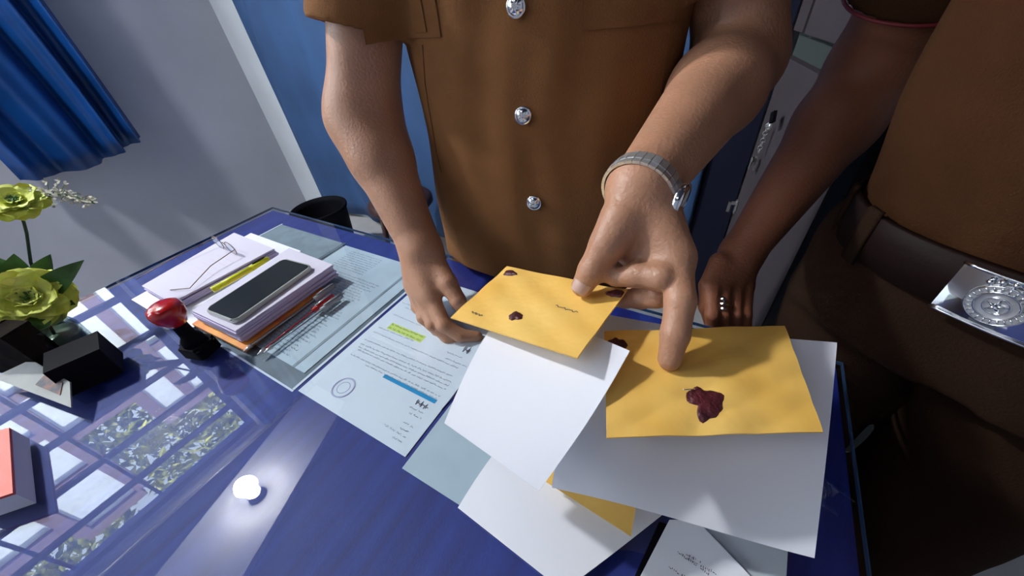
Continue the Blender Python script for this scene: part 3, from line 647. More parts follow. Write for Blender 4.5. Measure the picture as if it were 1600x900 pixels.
# red knobbed stamp
sb = G(318, 548, ZT); kz = zat(272, 489, sb)
rs = empty('rubber_stamp', 'rubber stamp with a shiny red knob and black base on the glass', 'stamp')
Mt = Matrix.Translation((sb[0], sb[1], ZT))
bm = bmesh.new(); add_prism(bm, rrect(0.046, 0.038, 0.008), 0.0, 0.022); bmesh.ops.bevel(bm, geom=[e for e in bm.edges if e.verts[0].co.z > 0.02 and e.verts[1].co.z > 0.02], offset=0.004, segments=3, affect='EDGES'); bm.transform(Mt @ Matrix.Rotation(0.3, 4, 'Z')); bm_obj('stamp_base', bm, M['black'], rs)
v, f = lathe([(0.017, 0.022), (0.016, 0.032), (0.011, 0.040), (0.010, kz - ZT - 0.014), (0.014, kz - ZT - 0.010)], 28, Mt); np_mesh('collar', v, f, M['black'], rs)
k0 = kz - ZT
v, f = lathe([(0.006, k0 - 0.020), (0.014, k0 - 0.017), (0.0215, k0 - 0.002), (0.0235, k0 + 0.010), (0.021, k0 + 0.018), (0.015, k0 + 0.0215), (0.003, k0 + 0.0225)], 32, Mt); np_mesh('knob', v, f, M['red'], rs)

# ------------------------------------------------------------------ left end of the desk: flowers, black holder, card, red packet
vb = G(112, 556, ZT)
va = empty('flower_vase', 'clear glass vase holding lime yellow artificial flowers at the desk end', 'vase', loc=vb)
Mv = Matrix.Translation((vb[0] - 0.015, vb[1] + 0.0, ZT))
M['murky'] = thin_glass('murky_glass', (0.62, 0.68, 0.64), 1.5, 0.12)
v, f = lathe([(0.036, 0.0), (0.040, 0.004), (0.041, 0.045), (0.036, 0.060), (0.039, 0.070), (0.036, 0.070), (0.033, 0.060), (0.038, 0.045), (0.036, 0.010), (0.003, 0.009)], 32, Mv); np_mesh('vase_body', v, f, M['murky'], va)
v, f = lathe([(0.003, 0.010), (0.0345, 0.011), (0.036, 0.040), (0.003, 0.040)], 32, Mv); np_mesh('vase_water', v, f, mat('pale_green_water', (0.30, 0.36, 0.31), 0.15, var=0.2, vscale=40), va)
def flower(c, R, n, up, name='artificial_flower', label=None, rings=3, stem_to=None):
    root = empty(name, label, 'flower', 'lime yellow artificial flowers'); up = np.array(up, float); up /= np.linalg.norm(up)
    Mf = frame(c, tuple(up)); parts = []
    for r_i in range(rings):
        nn = n - r_i; tilt = 0.25 + 0.42 * r_i; rr = R * (1 - 0.24 * r_i)
        for k in range(nn):
            a = 2 * math.pi * k / nn + r_i * 0.5 + random.uniform(-0.1, 0.1); V_ = []; F = []; nu = 6
            for s in (0, 1):
                for j in range(nu + 1):
                    v_ = j / nu; w_ = rr * 0.62 * math.sin(math.pi * (0.12 + 0.78 * v_)) ** 0.8
                    for i in range(-2, 3):
                        rad = rr * v_; x = w_ * i / 2 * (1 - 0.0 * v_); zc = rad * math.sin(tilt) + (x * x) / rr * 0.5 + 0.06 * rr * math.sin(i * 2.3 + j * 1.7 + k) - s * 0.0006 - (0.22 * rr * v_ ** 3)
                        px_ = rad * math.cos(tilt); p_ = Vector((px_ * math.cos(a) - x * math.sin(a), px_ * math.sin(a) + x * math.cos(a), zc)); V_.append(Mf @ p_)
            T = 5 * (nu + 1)
            for j in range(nu):
                for i in range(4): q = j * 5 + i; F.append((q, q + 1, q + 6, q + 5)); F.append((T + q, T + q + 5, T + q + 6, T + q + 1))
            parts.append((V_, F))
    multi('petals', parts, M['petal'], root)
    ctr = []
    for k in range(26):
        a = random.uniform(0, 6.28); r_ = R * 0.25 * math.sqrt(random.random()); p0 = Mf @ Vector((r_ * math.cos(a) * 0.5, r_ * math.sin(a) * 0.5, 0)); p1 = Mf @ Vector((r_ * math.cos(a), r_ * math.sin(a), R * 0.32)); ctr.append(tube_data([p0, p1], [0.0006, 0.0012], 5))
    multi('stamens', ctr, M['leaf'], root)
    if stem_to is not None: tube('flower_stem', [np.array(c) - up * 0.002, (np.array(c) + np.array(stem_to)) / 2 + np.array([0.004, 0.002, 0]), np.array(stem_to)], 0.0022, M['stem'], root, n=8)
    return root
toC = lambda p: CAM - np.array(p)
stem_base = np.array([vb[0] - 0.010, vb[1] + 0.002, ZT + 0.02])
fA = V(28, 318, 0.60); fB = V(46, 468, 0.60)
flower(fA, 0.040, 7, toC(fA) * 0.5 + np.array([0, 0, 0.7]), label='lime yellow artificial flower standing highest on its thin stem', stem_to=V(48, 410, 0.63))
flower(fB, 0.056, 8, toC(fB) + np.array([-0.1, -0.05, 0.42]), label='large open lime yellow artificial flower just above the vase', stem_to=stem_base)
fS = empty('flower_foliage', 'green leaves and stems around the lime yellow flowers', 'foliage')
tube('main_stem', [V(48, 410, 0.63), V(70, 460, 0.66), V(90, 495, 0.67), stem_base], [0.0022, 0.004, 0.0065, 0.0065], M['stem'], fS)
def leaf(name, a, b, wdt, n_, m, parent):
    a = np.array(a, float); b = np.array(b, float); d = b - a; n_ = np.array(n_, float); s = np.cross(d, n_); s /= np.linalg.norm(s); n_ = np.cross(s, d); n_ /= np.linalg.norm(n_); Vv, F = [], []; N = 8
    for sd in (0, 1):
        for j in range(N + 1):
            t = j / N; w_ = wdt * (math.sin(math.pi * t ** 0.8) ** 0.9 + 0.03)
            for i in (-1, 0, 1): Vv.append(a + d * t + s * w_ * i + n_ * (abs(i) * w_ * 0.35 - 0.25 * np.linalg.norm(d) * t * t - sd * 0.0007))
    T = 3 * (N + 1)
    for j in range(N):
        for i in (0, 1): q = j * 3 + i; F.append((q, q + 1, q + 4, q + 3)); F.append((T + q, T + q + 3, T + q + 4, T + q + 1))
    return (Vv, F)
lv = []
for (x0, y0, x1, y1, dd, wd_) in ((60, 470, 108, 415, 0.62, .018), (60, 440, 70, 405, 0.64, .014), (20, 450, -15, 400, 0.62, .02), (30, 440, 20, 402, 0.63, .016), (60, 490, 64, 522, 0.60, .012), (10, 500, -15, 520, 0.60, .018), (75, 470, 100, 470, 0.63, .015), (85, 450, 62, 418, 0.65, .014), (0, 470, -40, 440, .62, .02), (20, 490, 40, 510, .61, .016)):
    a = V(x0, y0, dd); b = V(x1, y1, dd - 0.02); lv.append(leaf('leaf', a, b, wd_, toC(a) + np.array([0, 0, 0.3]), M['leaf'], fS))
multi('leaves', lv, M['leaf'], fS)
def spray(pts, n, rad, label):
    root = empty('filler_blossom', label, 'flower', 'cream filler sprays'); pts = [np.array(p) for p in pts]; parts = [tube_data(pts, 0.0009, 6)]
    blooms = []
    for k in range(n):
        t = (0.2 + 0.8 * k / n) * (len(pts) - 1); i = min(int(t), len(pts) - 2); p = pts[i] + (pts[i + 1] - pts[i]) * (t - i); e = p + rng.normal(size=3) * rad * (1.15 - 0.7 * k / n)
        parts.append(tube_data([p, e], 0.0004, 4))
        for m_ in range(4):
            a = rng.normal(size=3); a /= np.linalg.norm(a); b = np.cross(a, [0.3, 0.2, 0.9]); b /= np.linalg.norm(b); s = 0.0042; blooms.append(([e, e + a * s + b * s * .6, e + a * s * 1.7, e + a * s - b * s * .6], [(0, 1, 2, 3)]))
    multi('spray_stem', parts, M['leaf'], root); multi('spray_blossoms', blooms, M['cream'], root, False); return root
spray([V(50, 316, 0.61), V(80, 303, 0.61), V(110, 305, 0.61), V(148, 318, 0.61)], 55, 0.010, 'long cream blossom spray pointing sideways from the top flower')
spray([V(45, 470, 0.66), V(45, 445, 0.62), V(44, 425, 0.61)], 22, 0.010, 'short cream blossom spray behind the large open flower')

# black stand, card and packet
ta, tb = G(68, 552, ZT + 0.055), G(152, 517, ZT + 0.055)
hd = empty('desk_holder', 'black angular desk holder on the glass in front of the vase', 'holder')
ua = (tb - ta); ua[2] = 0; lu = np.linalg.norm(ua); ua /= lu; ub = np.array([-ua[1], ua[0], 0.0]); 
if ub @ (np.array([0, 0, 0]) - ta) < 0: ub = -ub
Mb = Matrix(((ua[0], ub[0], 0, ta[0]), (ua[1], ub[1], 0, ta[1]), (0, 0, 1, ZT), (0, 0, 0, 1)))
bm = bmesh.new()
prof = [(0.0, 0.0), (0.0, 0.055), (0.050, 0.050), (0.058, 0.0)]
va_ = [bm.verts.new(Mb @ Vector((0, y, z))) for y, z in prof]; vb_ = [bm.verts.new(Mb @ Vector((lu, y, z))) for y, z in prof]
bm.faces.new(va_); bm.faces.new(vb_[::-1])
for i in range(4): j = (i + 1) % 4; bm.faces.new((va_[i], vb_[i], vb_[j], va_[j]))
bm_obj('holder_body', bm, M['black'], hd, bevel=0.002)
bb = empty('brown_box', 'dark brown box standing at the desk end beneath the flowers', 'box')
M['brownbox'] = mat('dark_brown_card', (0.014, 0.011, 0.009), 0.8, var=0.4, vscale=30, spec=0.02)
q0 = G(-45, 500, ZT + 0.09); q1 = G(44, 503, ZT + 0.09)
ud = q1 - q0; ud[2] = 0; lw = np.linalg.norm(ud); ud /= lw; un = np.array([-ud[1], ud[0], 0]); un = un if un @ -q0 > 0 else -un
Mq = Matrix(((ud[0], un[0], 0, q0[0]), (ud[1], un[1], 0, q0[1]), (0, 0, 1, ZT), (0, 0, 0, 1)))
box('box_body', (0, 0, 0), (lw, 0.035, 0.085), M['brownbox'], bb, bevel=0.002, M=Mq); box('box_lid', (-0.001, -0.001, 0.0855), (lw + 0.001, 0.036, 0.092), M['brownbox'], bb, bevel=0.002, M=Mq)
M['cardgrey'] = mat('grey_card', (0.30, 0.31, 0.30), 0.5, var=0.1, vscale=20)
zc_ = ZT + 0.055
cc = [G(-12, 590, ZT + 0.022), G(111, 637, ZT + 0.020), G(109, 597, ZT + 0.030), G(48, 562, ZT + 0.036)]
cd_ = empty('card_holder', 'small grey card with a tiny dark photo leaning in front of the brown box', 'card')
sheet('card', cc, M['cardgrey'], cd_, 8, 8, 0.002)
pq = [bil(cc, u, v) + np.array([0, 0, 0.0012]) for u, v in ((0.50, 0.30), (0.86, 0.30), (0.86, 0.80), (0.50, 0.80))]
sheet('card_photo', pq, mat('tiny_photo_print', (0.02, 0.03, 0.05), 0.5, col2=(0.22, 0.08, 0.05), vscale=90), cd_, 6, 6, 0.0006)
tube('card_prop', [bil(cc, 0.5, 0.9), (bil(cc, 0.5, 0.9)[0] - 0.03, bil(cc, 0.5, 0.9)[1] + 0.02, ZT + 0.002)], 0.002, M['clear'], cd_)
rp = empty('red_notebook', 'red-orange notebook at the near edge of the glass below the box', 'notebook')
e0, e1 = G(-60, 690, ZT + 0.03), G(14, 668, ZT + 0.03); e2, e3 = G(20, 770, ZT + 0.03), G(-70, 800, ZT + 0.03)
bm = bmesh.new(); add_prism(bm, [e0[:2], e1[:2], e2[:2], e3[:2]], ZT + 0.0005, ZT + 0.026); bm_obj('page_block', bm, M['paper'], rp)
bm = bmesh.new(); add_prism(bm, [e0[:2], e1[:2] , e2[:2], e3[:2]], ZT + 0.0262, ZT + 0.030); bm_obj('cover', bm, mat('red_orange_cover', (0.75, 0.09, 0.04), 0.4), rp)

# ------------------------------------------------------------------ papers and envelopes held over the desk
def pts_env(lst): return [G(x, y, z) for x, y, z in lst]
# loose lower sheets lying on the glass
s1 = sheet('blank_sheet', [G(850, 905, ZT + .0012), G(1000, 905, ZT + .0012), G(1026, 822, ZT + .0012), G(860, 690, ZT + .0012)], M['paper'], t=0.0004)
s1c = [G(716, 795, ZT + 0.002), G(880, 925, ZT + 0.002), G(1042, 800, ZT + 0.002), G(780, 700, ZT + 0.006)]
bpy.data.objects.remove(s1)
s1 = sheet('blank_sheet', s1c, M['paper'], t=0.0004, bulge=lambda u, v: (0, 0, 0.004 * math.sin(3 * u + 1) * math.sin(math.pi * v) + 0.003))
tag(s1, 'blank white sheet on the glass, lowest of the loose papers at the near side', 'sheet')
s2c = [G(975, 960, ZT + 0.006), G(1200, 960, ZT + 0.006), G(1075, 838, ZT + 0.008), G(1040, 825, ZT + 0.008)]
s2 = sheet('typed_sheet', [G(985, 930, ZT + .010), G(1230, 960, ZT + .010), G(1088, 812, ZT + .012), G(1046, 812, ZT + .012)], M['paper'], t=0.0004)
tag(s2, 'white sheet with a few typed lines, at the near side below the big paper', 'sheet')
sg = [(G(1058 + k * 5 - 3, 863 + k * 1.0 + k * 10 - 4, ZT + .0115), G(1100 + k * 8, 880 + k * 10, ZT + .0115)) for k in range(4)]
ink_lines('typed_text', [(G(1068, 870, ZT + .012), G(1120, 897, ZT + .012)), (G(1059, 862, ZT + .012), G(1118, 905, ZT + .012)), (G(1072, 866, ZT + .012), G(1098, 880, ZT + .012)), (G(1045, 885, ZT + .012), G(1075, 905, ZT + .012))], M['ink'], s2, h=0.0024, lift=(0, 0, 0.0004))
s3 = sheet('blank_sheet', [G(1120, 910, ZT + .004), G(1228, 915, ZT + .004), G(1232, 840, ZT + .004), G(1080, 800, ZT + .004)], M['paper_aged'], t=0.0004)
tag(s3, 'pale greenish grey sheet peeking out below the big paper, right of the typed sheet', 'sheet')
# dark folder edge between the sheets
dk = sheet('dark_folder', [G(985, 915, ZT + .0035), G(1120, 915, ZT + .0035), G(1080, 830, ZT + .0035), G(1030, 815, ZT + .0035)], M['black'], t=0.0015)
tag(dk, 'thin black folder showing between the sheets at the near side', 'folder')
# lower yellow envelope corners peeking
eL = sheet('yellow_envelope', [G(846, 748, ZT + 0.030), G(986, 838, ZT + 0.022), G(1010, 690, ZT + 0.030), G(870, 690, ZT + 0.036)], M['manila'], t=0.0012, nu=16, nv=16)
tag(eL, 'yellow envelope mostly hidden under the big paper, only its corners showing', 'envelope', 'yellow envelopes')
# big paper on the right, drooping towards the near side
prc = [G(862, 762, 0.808), G(1276, 870, 0.795), G(1306, 538, 0.872), G(905, 488, 0.872)]
pR = sheet('big_paper', prc, M['paper_bright'], t=0.0004, nu=40, nv=40, bulge=lambda u, v: (0, 0, 0.010 * math.sin(math.pi * v) * (0.6 + 0.4 * math.cos(4 * u)) + 0.004 * math.sin(5 * u + 2 * v)))
tag(pR, 'large white paper held under the right yellow envelope, drooping toward the near side', 'sheet')
# left folded paper
plc = [G(694, 661, 0.862), G(842, 766, 0.856), G(984, 548, 0.917), G(800, 470, 0.889)]
pL = sheet('folded_paper', plc, M['paper_bright'], t=0.0008, nu=40, nv=40, bulge=lambda u, v: (0.006 * math.sin(math.pi * v) * (u - .3), 0, 0.012 * math.sin(math.pi * v) * (1 - 0.5 * u) - 0.006 * max(0, u - 0.8) * (1 - v)))
tag(pL, 'bright white folded paper hanging under the left yellow envelope', 'sheet')
def envelope(name, c, label, flapdir, bul):
    o = sheet(name, c, M['manila'], t=0.0016, nu=50, nv=40, bulge=bul); tag(o, label, 'envelope', 'yellow envelopes'); return o
bulR = lambda u, v: (0, 0, 0.0022 * math.sin(math.pi * u) * math.sin(math.pi * v) + 0.0012 * math.sin(17 * u + 9 * v) * math.sin(11 * v - 4 * u) * math.sin(math.pi * u) + 0.0008 * abs(math.sin(9 * u - 12 * v)))
ecR = [G(948, 684, 0.891), G(1286, 675, 0.891), G(1226, 509, 0.899), G(944, 518, 0.899)]
eR = envelope('yellow_envelope', ecR, 'crumpled yellow envelope on the big paper with a crescent-shaped dark seal', 1, bulR)
bulL = lambda u, v: (0, 0, 0.0016 * math.sin(math.pi * u) * math.sin(math.pi * v) + 0.0010 * math.sin(13 * u + 7 * v) * math.sin(9 * v) + 0.004 * max(0, u - 0.86) / 0.14 * max(0, v - 0.6))
ecL = [G(704, 496, 0.895), G(902, 559, 0.925), G(980, 454, 0.928), G(792, 416, 0.893)]
eLt = envelope('yellow_envelope', ecL, 'smaller-looking yellow envelope pinched under the thumb, with two dark seals', 1, bulL)
def on_env(c, bul, u, v, up=0.0): return bil(c, u, v) + np.array(bul(u, v)) + np.array([0, 0, up])
def inv(c, px, py):                              # find the (u, v) of the envelope point seen at (px, py)
    u = v = 0.5
    def pr(p): q = p - CAM; z_ = q @ F_; return np.array([800 + FPX * (q @ R_) / z_, 450 - FPX * (q @ U_) / z_])
    for _ in range(25):
        p = pr(bil(c, u, v)); J = np.stack([(pr(bil(c, u + 1e-4, v)) - p) / 1e-4, (pr(bil(c, u, v + 1e-4)) - p) / 1e-4], 1); du = np.linalg.solve(J, np.array([px, py]) - p); u += du[0]; v += du[1]
    return u, v
def seal(c, bul, px, py, ru, rv, parent, crescent=False, seed=0):
    u0, v0 = inv(c, px, py); n = 36; Vs = [on_env(c, bul, u0, v0, 0.0022)]; rr = random.Random(seed); ph_ = [rr.uniform(0, 6.28) for _ in range(4)]
    Lu = np.linalg.norm(np.array(c[1]) - np.array(c[0])); Lv = np.linalg.norm(np.array(c[3]) - np.array(c[0]))
    for ring, (s, up) in enumerate(((0.45, 0.0020), (0.8, 0.0017), (1.0, 0.0001))):
        for k in range(n):
            a = 2 * math.pi * k / n; q = 1 + 0.10 * math.sin(3 * a + ph_[0]) + 0.07 * math.sin(5 * a + ph_[1]) + 0.05 * math.sin(9 * a + ph_[2])
            if crescent: q *= 1 - 0.55 * math.exp(-((a - math.pi * 1.15) / 0.55) ** 2)
            Vs.append(on_env(c, bul, min(max(u0 + ru / Lu * s * q * math.cos(a), 0.002), 0.998), min(max(v0 + rv / Lv * s * q * math.sin(a), 0.002), 0.998), up))
    F = [(0, 1 + k, 1 + (k + 1) % n) for k in range(n)]
    for r_ in range(2):
        for k in range(n): F.append((1 + r_ * n + k, 1 + (r_ + 1) * n + k, 1 + (r_ + 1) * n + (k + 1) % n, 1 + r_ * n + (k + 1) % n))
    return np_mesh('wax_seal', Vs, F, M['wax'], parent)
seal(ecR, bulR, 1099, 632, 0.015, 0.015, eR, True, 1)
seal(ecR, bulR, 962, 545, 0.010, 0.013, eR, False, 2)
seal(ecL, bulL, 806, 496, 0.008, 0.007, eLt, False, 3)
seal(ecL, bulL, 797, 428, 0.010, 0.006, eLt, False, 4)
seal(ecL, bulL, 962, 460, 0.010, 0.006, eLt, False, 5)
u0, v0 = inv(ecR, 1075, 614); tube('staple', [on_env(ecR, bulR, u0 - 0.03, v0, 0.0026), on_env(ecR, bulR, u0 + 0.03, v0 + 0.01, 0.0026)], 0.0005, M['chrome'], eR, n=6)
for px, py, dx, par in ((745, 491, 0.10, eLt), (885, 484, 0.16, eLt)):
    u0, v0 = inv(ecL, px, py); tube('pen_mark', [on_env(ecL, bulL, u0 - dx / 2 + dx * i / 22, v0 + 0.016 * math.sin(i * 1.3) * math.sin(i * 0.37 + 1), 0.0006) for i in range(23)], 0.0004, M['ink'], eLt, n=5, flat=0.4)
def flap(c, bul, uv, parent, up=0.0006):
    Vs = [on_env(c, bul, u, v, up) for u, v in uv]; k = len(Vs); Vs += [p + np.array([0, 0, -0.0014]) for p in Vs[:k]]
    F = [tuple(range(k)), tuple(range(k, 2 * k))[::-1]] + [(i, i + k, (i + 1) % k + k, (i + 1) % k) for i in range(k)]
    return np_mesh('envelope_flap', Vs, F, M['manila'], parent, False)

# ------------------------------------------------------------------ people
def finger(P, pts, r, k=0.004): return chain(P, pts, r, k)
def make_head(P, c, fdir, sdir, s=1.0, tilt=0.25):
    z = np.array([0, 0, 1.0]); f0 = np.array([*fdir, 0.0]); sd = np.array([*sdir, 0.0]); f_ = f0 * math.cos(tilt) - z * math.sin(tilt); u = f0 * math.sin(tilt) + z * math.cos(tilt)
    ax = np.stack([sd, f_, u]); c = np.asarray(c)
    L = lambda a, b, d: c + sd * a + f_ * b + u * d
    d = ell(P, L(0, -0.012, 0.035), ax, (0.076, 0.095, 0.088))
    d = smin(d, ell(P, L(0, 0.030, -0.035), ax, (0.056, 0.060, 0.078)), 0.03)
    d = smin(d, cap(P, L(0, 0.082, 0.015), L(0, 0.108, -0.022), 0.008, 0.012), 0.012)
    for q in (-1, 1):
        d = smin(d, ell(P, L(q * 0.078, -0.008, 0.0), ax, (0.010, 0.020, 0.032)), 0.008)
        d = smin(d, cap(P, L(q * 0.012, 0.085, 0.030), L(q * 0.045, 0.072, 0.032), 0.010, 0.008), 0.015)
        d = np.maximum(d, -ell(P, L(q * 0.032, 0.094, 0.012), ax, (0.017, 0.012, 0.009)))
        d = smin(d, ell(P, L(q * 0.032, 0.076, 0.012), ax, (0.014, 0.013, 0.012)), 0.004)
    d = smin(d, cap(P, L(-0.022, 0.088, -0.058), L(0.022, 0.088, -0.058), 0.006, 0.006), 0.008)
    d = smin(d, cap(P, L(-0.018, 0.087, -0.070), L(0.018, 0.087, -0.070), 0.007, 0.007), 0.008)
    return d, L, ax
def lower_body(P, L3, hip, foot, hip_z=0.92, k=0.03, r=(0.062, 0.048, 0.045, 0.036)):
    d = None
    for q in (-1, 1):
        h = L3(q * hip, 0, hip_z); kn = L3(q * (hip + foot) / 2, 0.02, 0.50); an = L3(q * foot, -0.01, 0.09)
        e = chain(P, [h, kn, an], [r[0], r[1], r[3]], 0.03); d = e if d is None else np.minimum(d, e)
    return d
def rect_grid(fn, us, vs): return np.array([[fn(u, v) for u in us] for v in vs])

# ---- officer 1, in front of the camera across the desk
c1_ = np.array([-0.292, 0.590]); f1 = np.array([0.25, -0.968]); s1_ = np.array([0.968, 0.25])
def L1(a, b, z): q = c1_ + s1_ * a + f1 * b; return np.array([q[0], q[1], z])
shR, shL = L1(-0.185, 0.0, 1.405), L1(0.185, 0.0, 1.405)
elR, wrR = V(569, 185, 0.600), V(658, 390, 0.605)
elL, wrL = V(1152, 96, 0.500), V(1004, 292, 0.362)
P0 = lambda x, y, d: V(x, y, d)
def hand_right(P):                                # on the desk
    n = np.array([-0.5, -0.5, 0.7])
    k1 = [P0(672, 462, .590), P0(660, 456, .602), P0(650, 448, .616), P0(646, 440, .632)]
    pal = None
    for j, kk in enumerate(k1):
        e = cap(P, wrR, kk, 0.0260, 0.0165); pal = e if pal is None else smin(pal, e, 0.02)
    F1 = finger(P, [k1[0], P0(694, 508, .575), P0(720, 524, .578), P0(746, 526, .582)], [.0140, .0118, .0108, .0088])
    F2 = finger(P, [k1[1], P0(676, 506, .585), P0(700, 527, .588), P0(722, 530, .590)], [.0135, .0118, .0105, .0085])
    F3 = finger(P, [k1[2], P0(662, 496, .600), P0(684, 516, .603), P0(706, 520, .606)], [.0130, .0110, .010, .008])
    F4 = finger(P, [k1[3], P0(652, 480, .618), P0(670, 502, .622), P0(688, 508, .626)], [.0120, .0100, .009, .0075])
    T = finger(P, [P0(676, 405, .600), P0(700, 442, .585), P0(716, 470, .583), P0(728, 492, .588)], [.0190, .0150, .0125, .0095])
    fs = np.minimum(np.minimum(F1, F2), np.minimum(F3, F4))
    return smin(smin(pal, fs, 0.010), T, 0.014)
thumb = [P0(968, 345, .352), P0(946, 385, .352), P0(925, 422, .360), P0(910, 447, .367)]
idx = [P0(1056, 402, .338), P0(1063, 470, .322), P0(1055, 522, .318), P0(1046, 562, .322)]
def hand_left(P):                                 # holding the envelopes
    mc = [idx[0], P0(1040, 400, .352), P0(1022, 398, .368), P0(1004, 392, .385)]
    pal = None
    for kk, r in zip(mc, (.0175, .0165, .0155, .0145)):
        e = cap(P, wrL, kk, 0.024, r); pal = e if pal is None else smin(pal, e, 0.018)
    pal = smin(pal, cap(P, P0(985, 322, .356), P0(958, 372, .352), .022, .016), 0.02)
    pal = smin(pal, cap(P, P0(985, 385, .372), P0(1030, 422, .358), .019, .018), 0.015)
    F1 = finger(P, idx, [.0150, .0132, .0122, .0102])
    F2 = finger(P, [mc[1], P0(1034, 434, .330), P0(994, 430, .345), P0(962, 434, .358)], [.0145, .0125, .0115, .0095])
    F3 = finger(P, [mc[2], P0(1026, 462, .350), P0(1000, 466, .368), P0(966, 466, .382)], [.0140, .0118, .0108, .009])
    F4 = finger(P, [mc[3], P0(1002, 452, .385), P0(978, 468, .400), P0(955, 468, .405)], [.0125, .0105, .0095, .008])
    T = finger(P, thumb, [.0190, .0160, .0138, .0112])
    fs = np.minimum(np.minimum(F1, F2), np.minimum(F3, F4))
    return smin(smin(pal, fs, 0.008), T, 0.010)
hc1 = L1(0.0, 0.035, 1.665)
head1 = {}
def body1(P):
    a1 = chain(P, [shR, elR], [0.056, 0.053], 0.02)
    m = elR + (wrR - elR) * 0.30; a1 = smin(a1, chain(P, [elR, m, wrR], [0.050, 0.050, 0.0325], 0.02), 0.045)
    a1 = smin(a1, hand_right(P), 0.012)
    a2 = chain(P, [shL, elL], [0.058, 0.056], 0.02)
    m = elL + (wrL - elL) * 0.30; a2 = smin(a2, chain(P, [elL, m, wrL], [0.055, 0.0545, 0.0325], 0.02), 0.02)
    a2 = smin(a2, hand_left(P), 0.012)
    t = chain(P, [L1(0, -0.01, 0.90), L1(0, -0.01, 1.15), L1(0, -0.02, 1.42)], [0.10, 0.10, 0.095], 0.03)
    t = smin(t, cap(P, shR, shL, 0.05, 0.05), 0.04)
    t = smin(t, cap(P, L1(0, -0.02, 1.42), L1(0, 0.015, 1.60), 0.060, 0.055), 0.04)
    h, L_, ax = make_head(P, hc1, f1, s1_); t = smin(t, h, 0.02)
    d = np.minimum(np.minimum(t, lower_body(P, L1, 0.085, 0.11)), np.minimum(a1, a2) if False else smin(a1, a2, 0.001))
    d = smin(t, smin(a1, a2, 0.001), 0.02)
    return smin(d, lower_body(P, L1, 0.085, 0.11), 0.03)
off1 = empty('person', 'man in a brown button-front uniform tunic reaching over the desk with yellow envelopes', 'person')
xs = axis([(-0.66, -0.60, .006), (-0.60, 0.03, .0022), (0.03, 0.10, .006)]); ys = axis([(0.14, 0.20, .004), (0.20, 0.48, .0022), (0.48, 0.90, .006)]); zs = axis([(0.03, 0.70, .012), (0.70, 1.04, .0022), (1.04, 1.30, .005), (1.30, 1.84, .006)])
sk1 = sdf_mesh('body', body1, xs, ys, zs, M['skin'], off1, 2)

def sleeve(P, sh, el, frac, r0, r1):
    e = sh + (el - sh) * frac; return cap(P, sh, e, r0, r1)
def cut_plane(P, sh, el, frac):                   # keeps only the part before frac on the way to the elbow
    d = (el - sh); Ln = np.linalg.norm(d); d = d / Ln; return (P - sh) @ d - Ln * frac
AZ1 = ([0.60, 0.745, 0.90, 1.00, 1.15, 1.30, 1.40, 1.47], [0.215, 0.212, 0.208, 0.206, 0.206, 0.205, 0.175, 0.09])
BZ1 = ([0.60, 0.749, 0.764, 0.85, 1.00, 1.15, 1.30, 1.40, 1.47], [0.112, 0.112, 0.150, 0.152, 0.138, 0.124, 0.118, 0.098, 0.06])
def torso(P, Lc, s_, f_, AZ, BZ, top, bot, n=2.5, fold=1.0):
    Q = P[:, :2] - Lc; a = Q @ s_; b = Q @ f_; z = P[:, 2]
    A_ = np.interp(z, *AZ); B_ = np.interp(z, *BZ)
    q = (np.abs(a / A_) ** n + np.abs(b / B_) ** n) ** (1 / n)
    d = (q - 1) * np.minimum(A_, B_) * 0.95
    w1 = np.sin(a * 38 + z * 9) * np.sin(z * 23 - a * 13 + 1.0); w2 = np.sin(a * 95 + np.sin(z * 14) * 1.2)
    d = d + fold * (0.0022 * w1 + 0.0009 * w2)
    return np.maximum(np.maximum(d, z - top), bot - z)
def shirt1_solid(P, g=0.0):
    d = torso(P, c1_, s1_, f1, AZ1, BZ1, 1.475, 0.66)
    fr = [(shR, elR, 0.70, 0.080, 0.076), (shL, elL, 0.74, 0.082, 0.078)]
    for sh, el, q, r0, r1 in fr:
        w = 0.003 * np.sin((P - sh) @ np.array([40, 30, 55]))
        d = smin(d, sleeve(P, sh, el, 1.05, r0, r1) + w, 0.035)
    d = smin(d, cap(P, L1(-0.10, -0.02, 1.45), L1(0.10, -0.02, 1.45), 0.055, 0.055), 0.04)
    return d
def arm_region(P):                                # where sleeve ends: cut both sleeves
    a = cut_plane(P, shR, elR, 0.70); b = cut_plane(P, shL, elL, 0.74)
    Q = (P[:, :2] - c1_) @ s1_
    a = np.where(Q < -0.06, a, -1); b = np.where(Q > 0.06, b, -1)
    nearR = cap(P, shR, elR + (elR - shR) * 0.3, 0.11, 0.11); nearL = cap(P, shL, elL + (elL - shL) * 0.3, 0.11, 0.11)
    a = np.where(nearR < 0, a, -1); b = np.where(nearL < 0, b, -1)
    return np.maximum(a, b)
def shirt1(P):
    d = shirt1_solid(P); c = arm_region(P)
    inner = np.minimum(sleeve(P, shR, elR, 1.1, 0.069, 0.065), sleeve(P, shL, elL, 1.1, 0.070, 0.066))
    neck = cap(P, L1(0, -0.02, 1.40), L1(0, 0.03, 1.62), 0.064, 0.070)
    tor = torso(P, c1_, s1_, f1, AZ1, BZ1, 1.475, 0.66)
    sl = np.maximum(d, c)                          # cut sleeves
    sl = np.minimum(sl, tor)
    inn = np.where(tor < 0.004, 1.0, inner)
    return np.maximum(np.maximum(sl, -inn), -neck)
xs = axis([(-0.68, 0.12, .0045)]); ys = axis([(0.36, 0.80, .0045)]); zs = axis([(0.64, 1.56, .0045)])
sh1 = sdf_mesh('uniform_tunic', shirt1, xs, ys, zs, M['khaki'], off1, 2)

F3 = np.array([f1[0], f1[1], 0]); D3 = -F3
def og(a, z): return L1(a, 0.40, z)
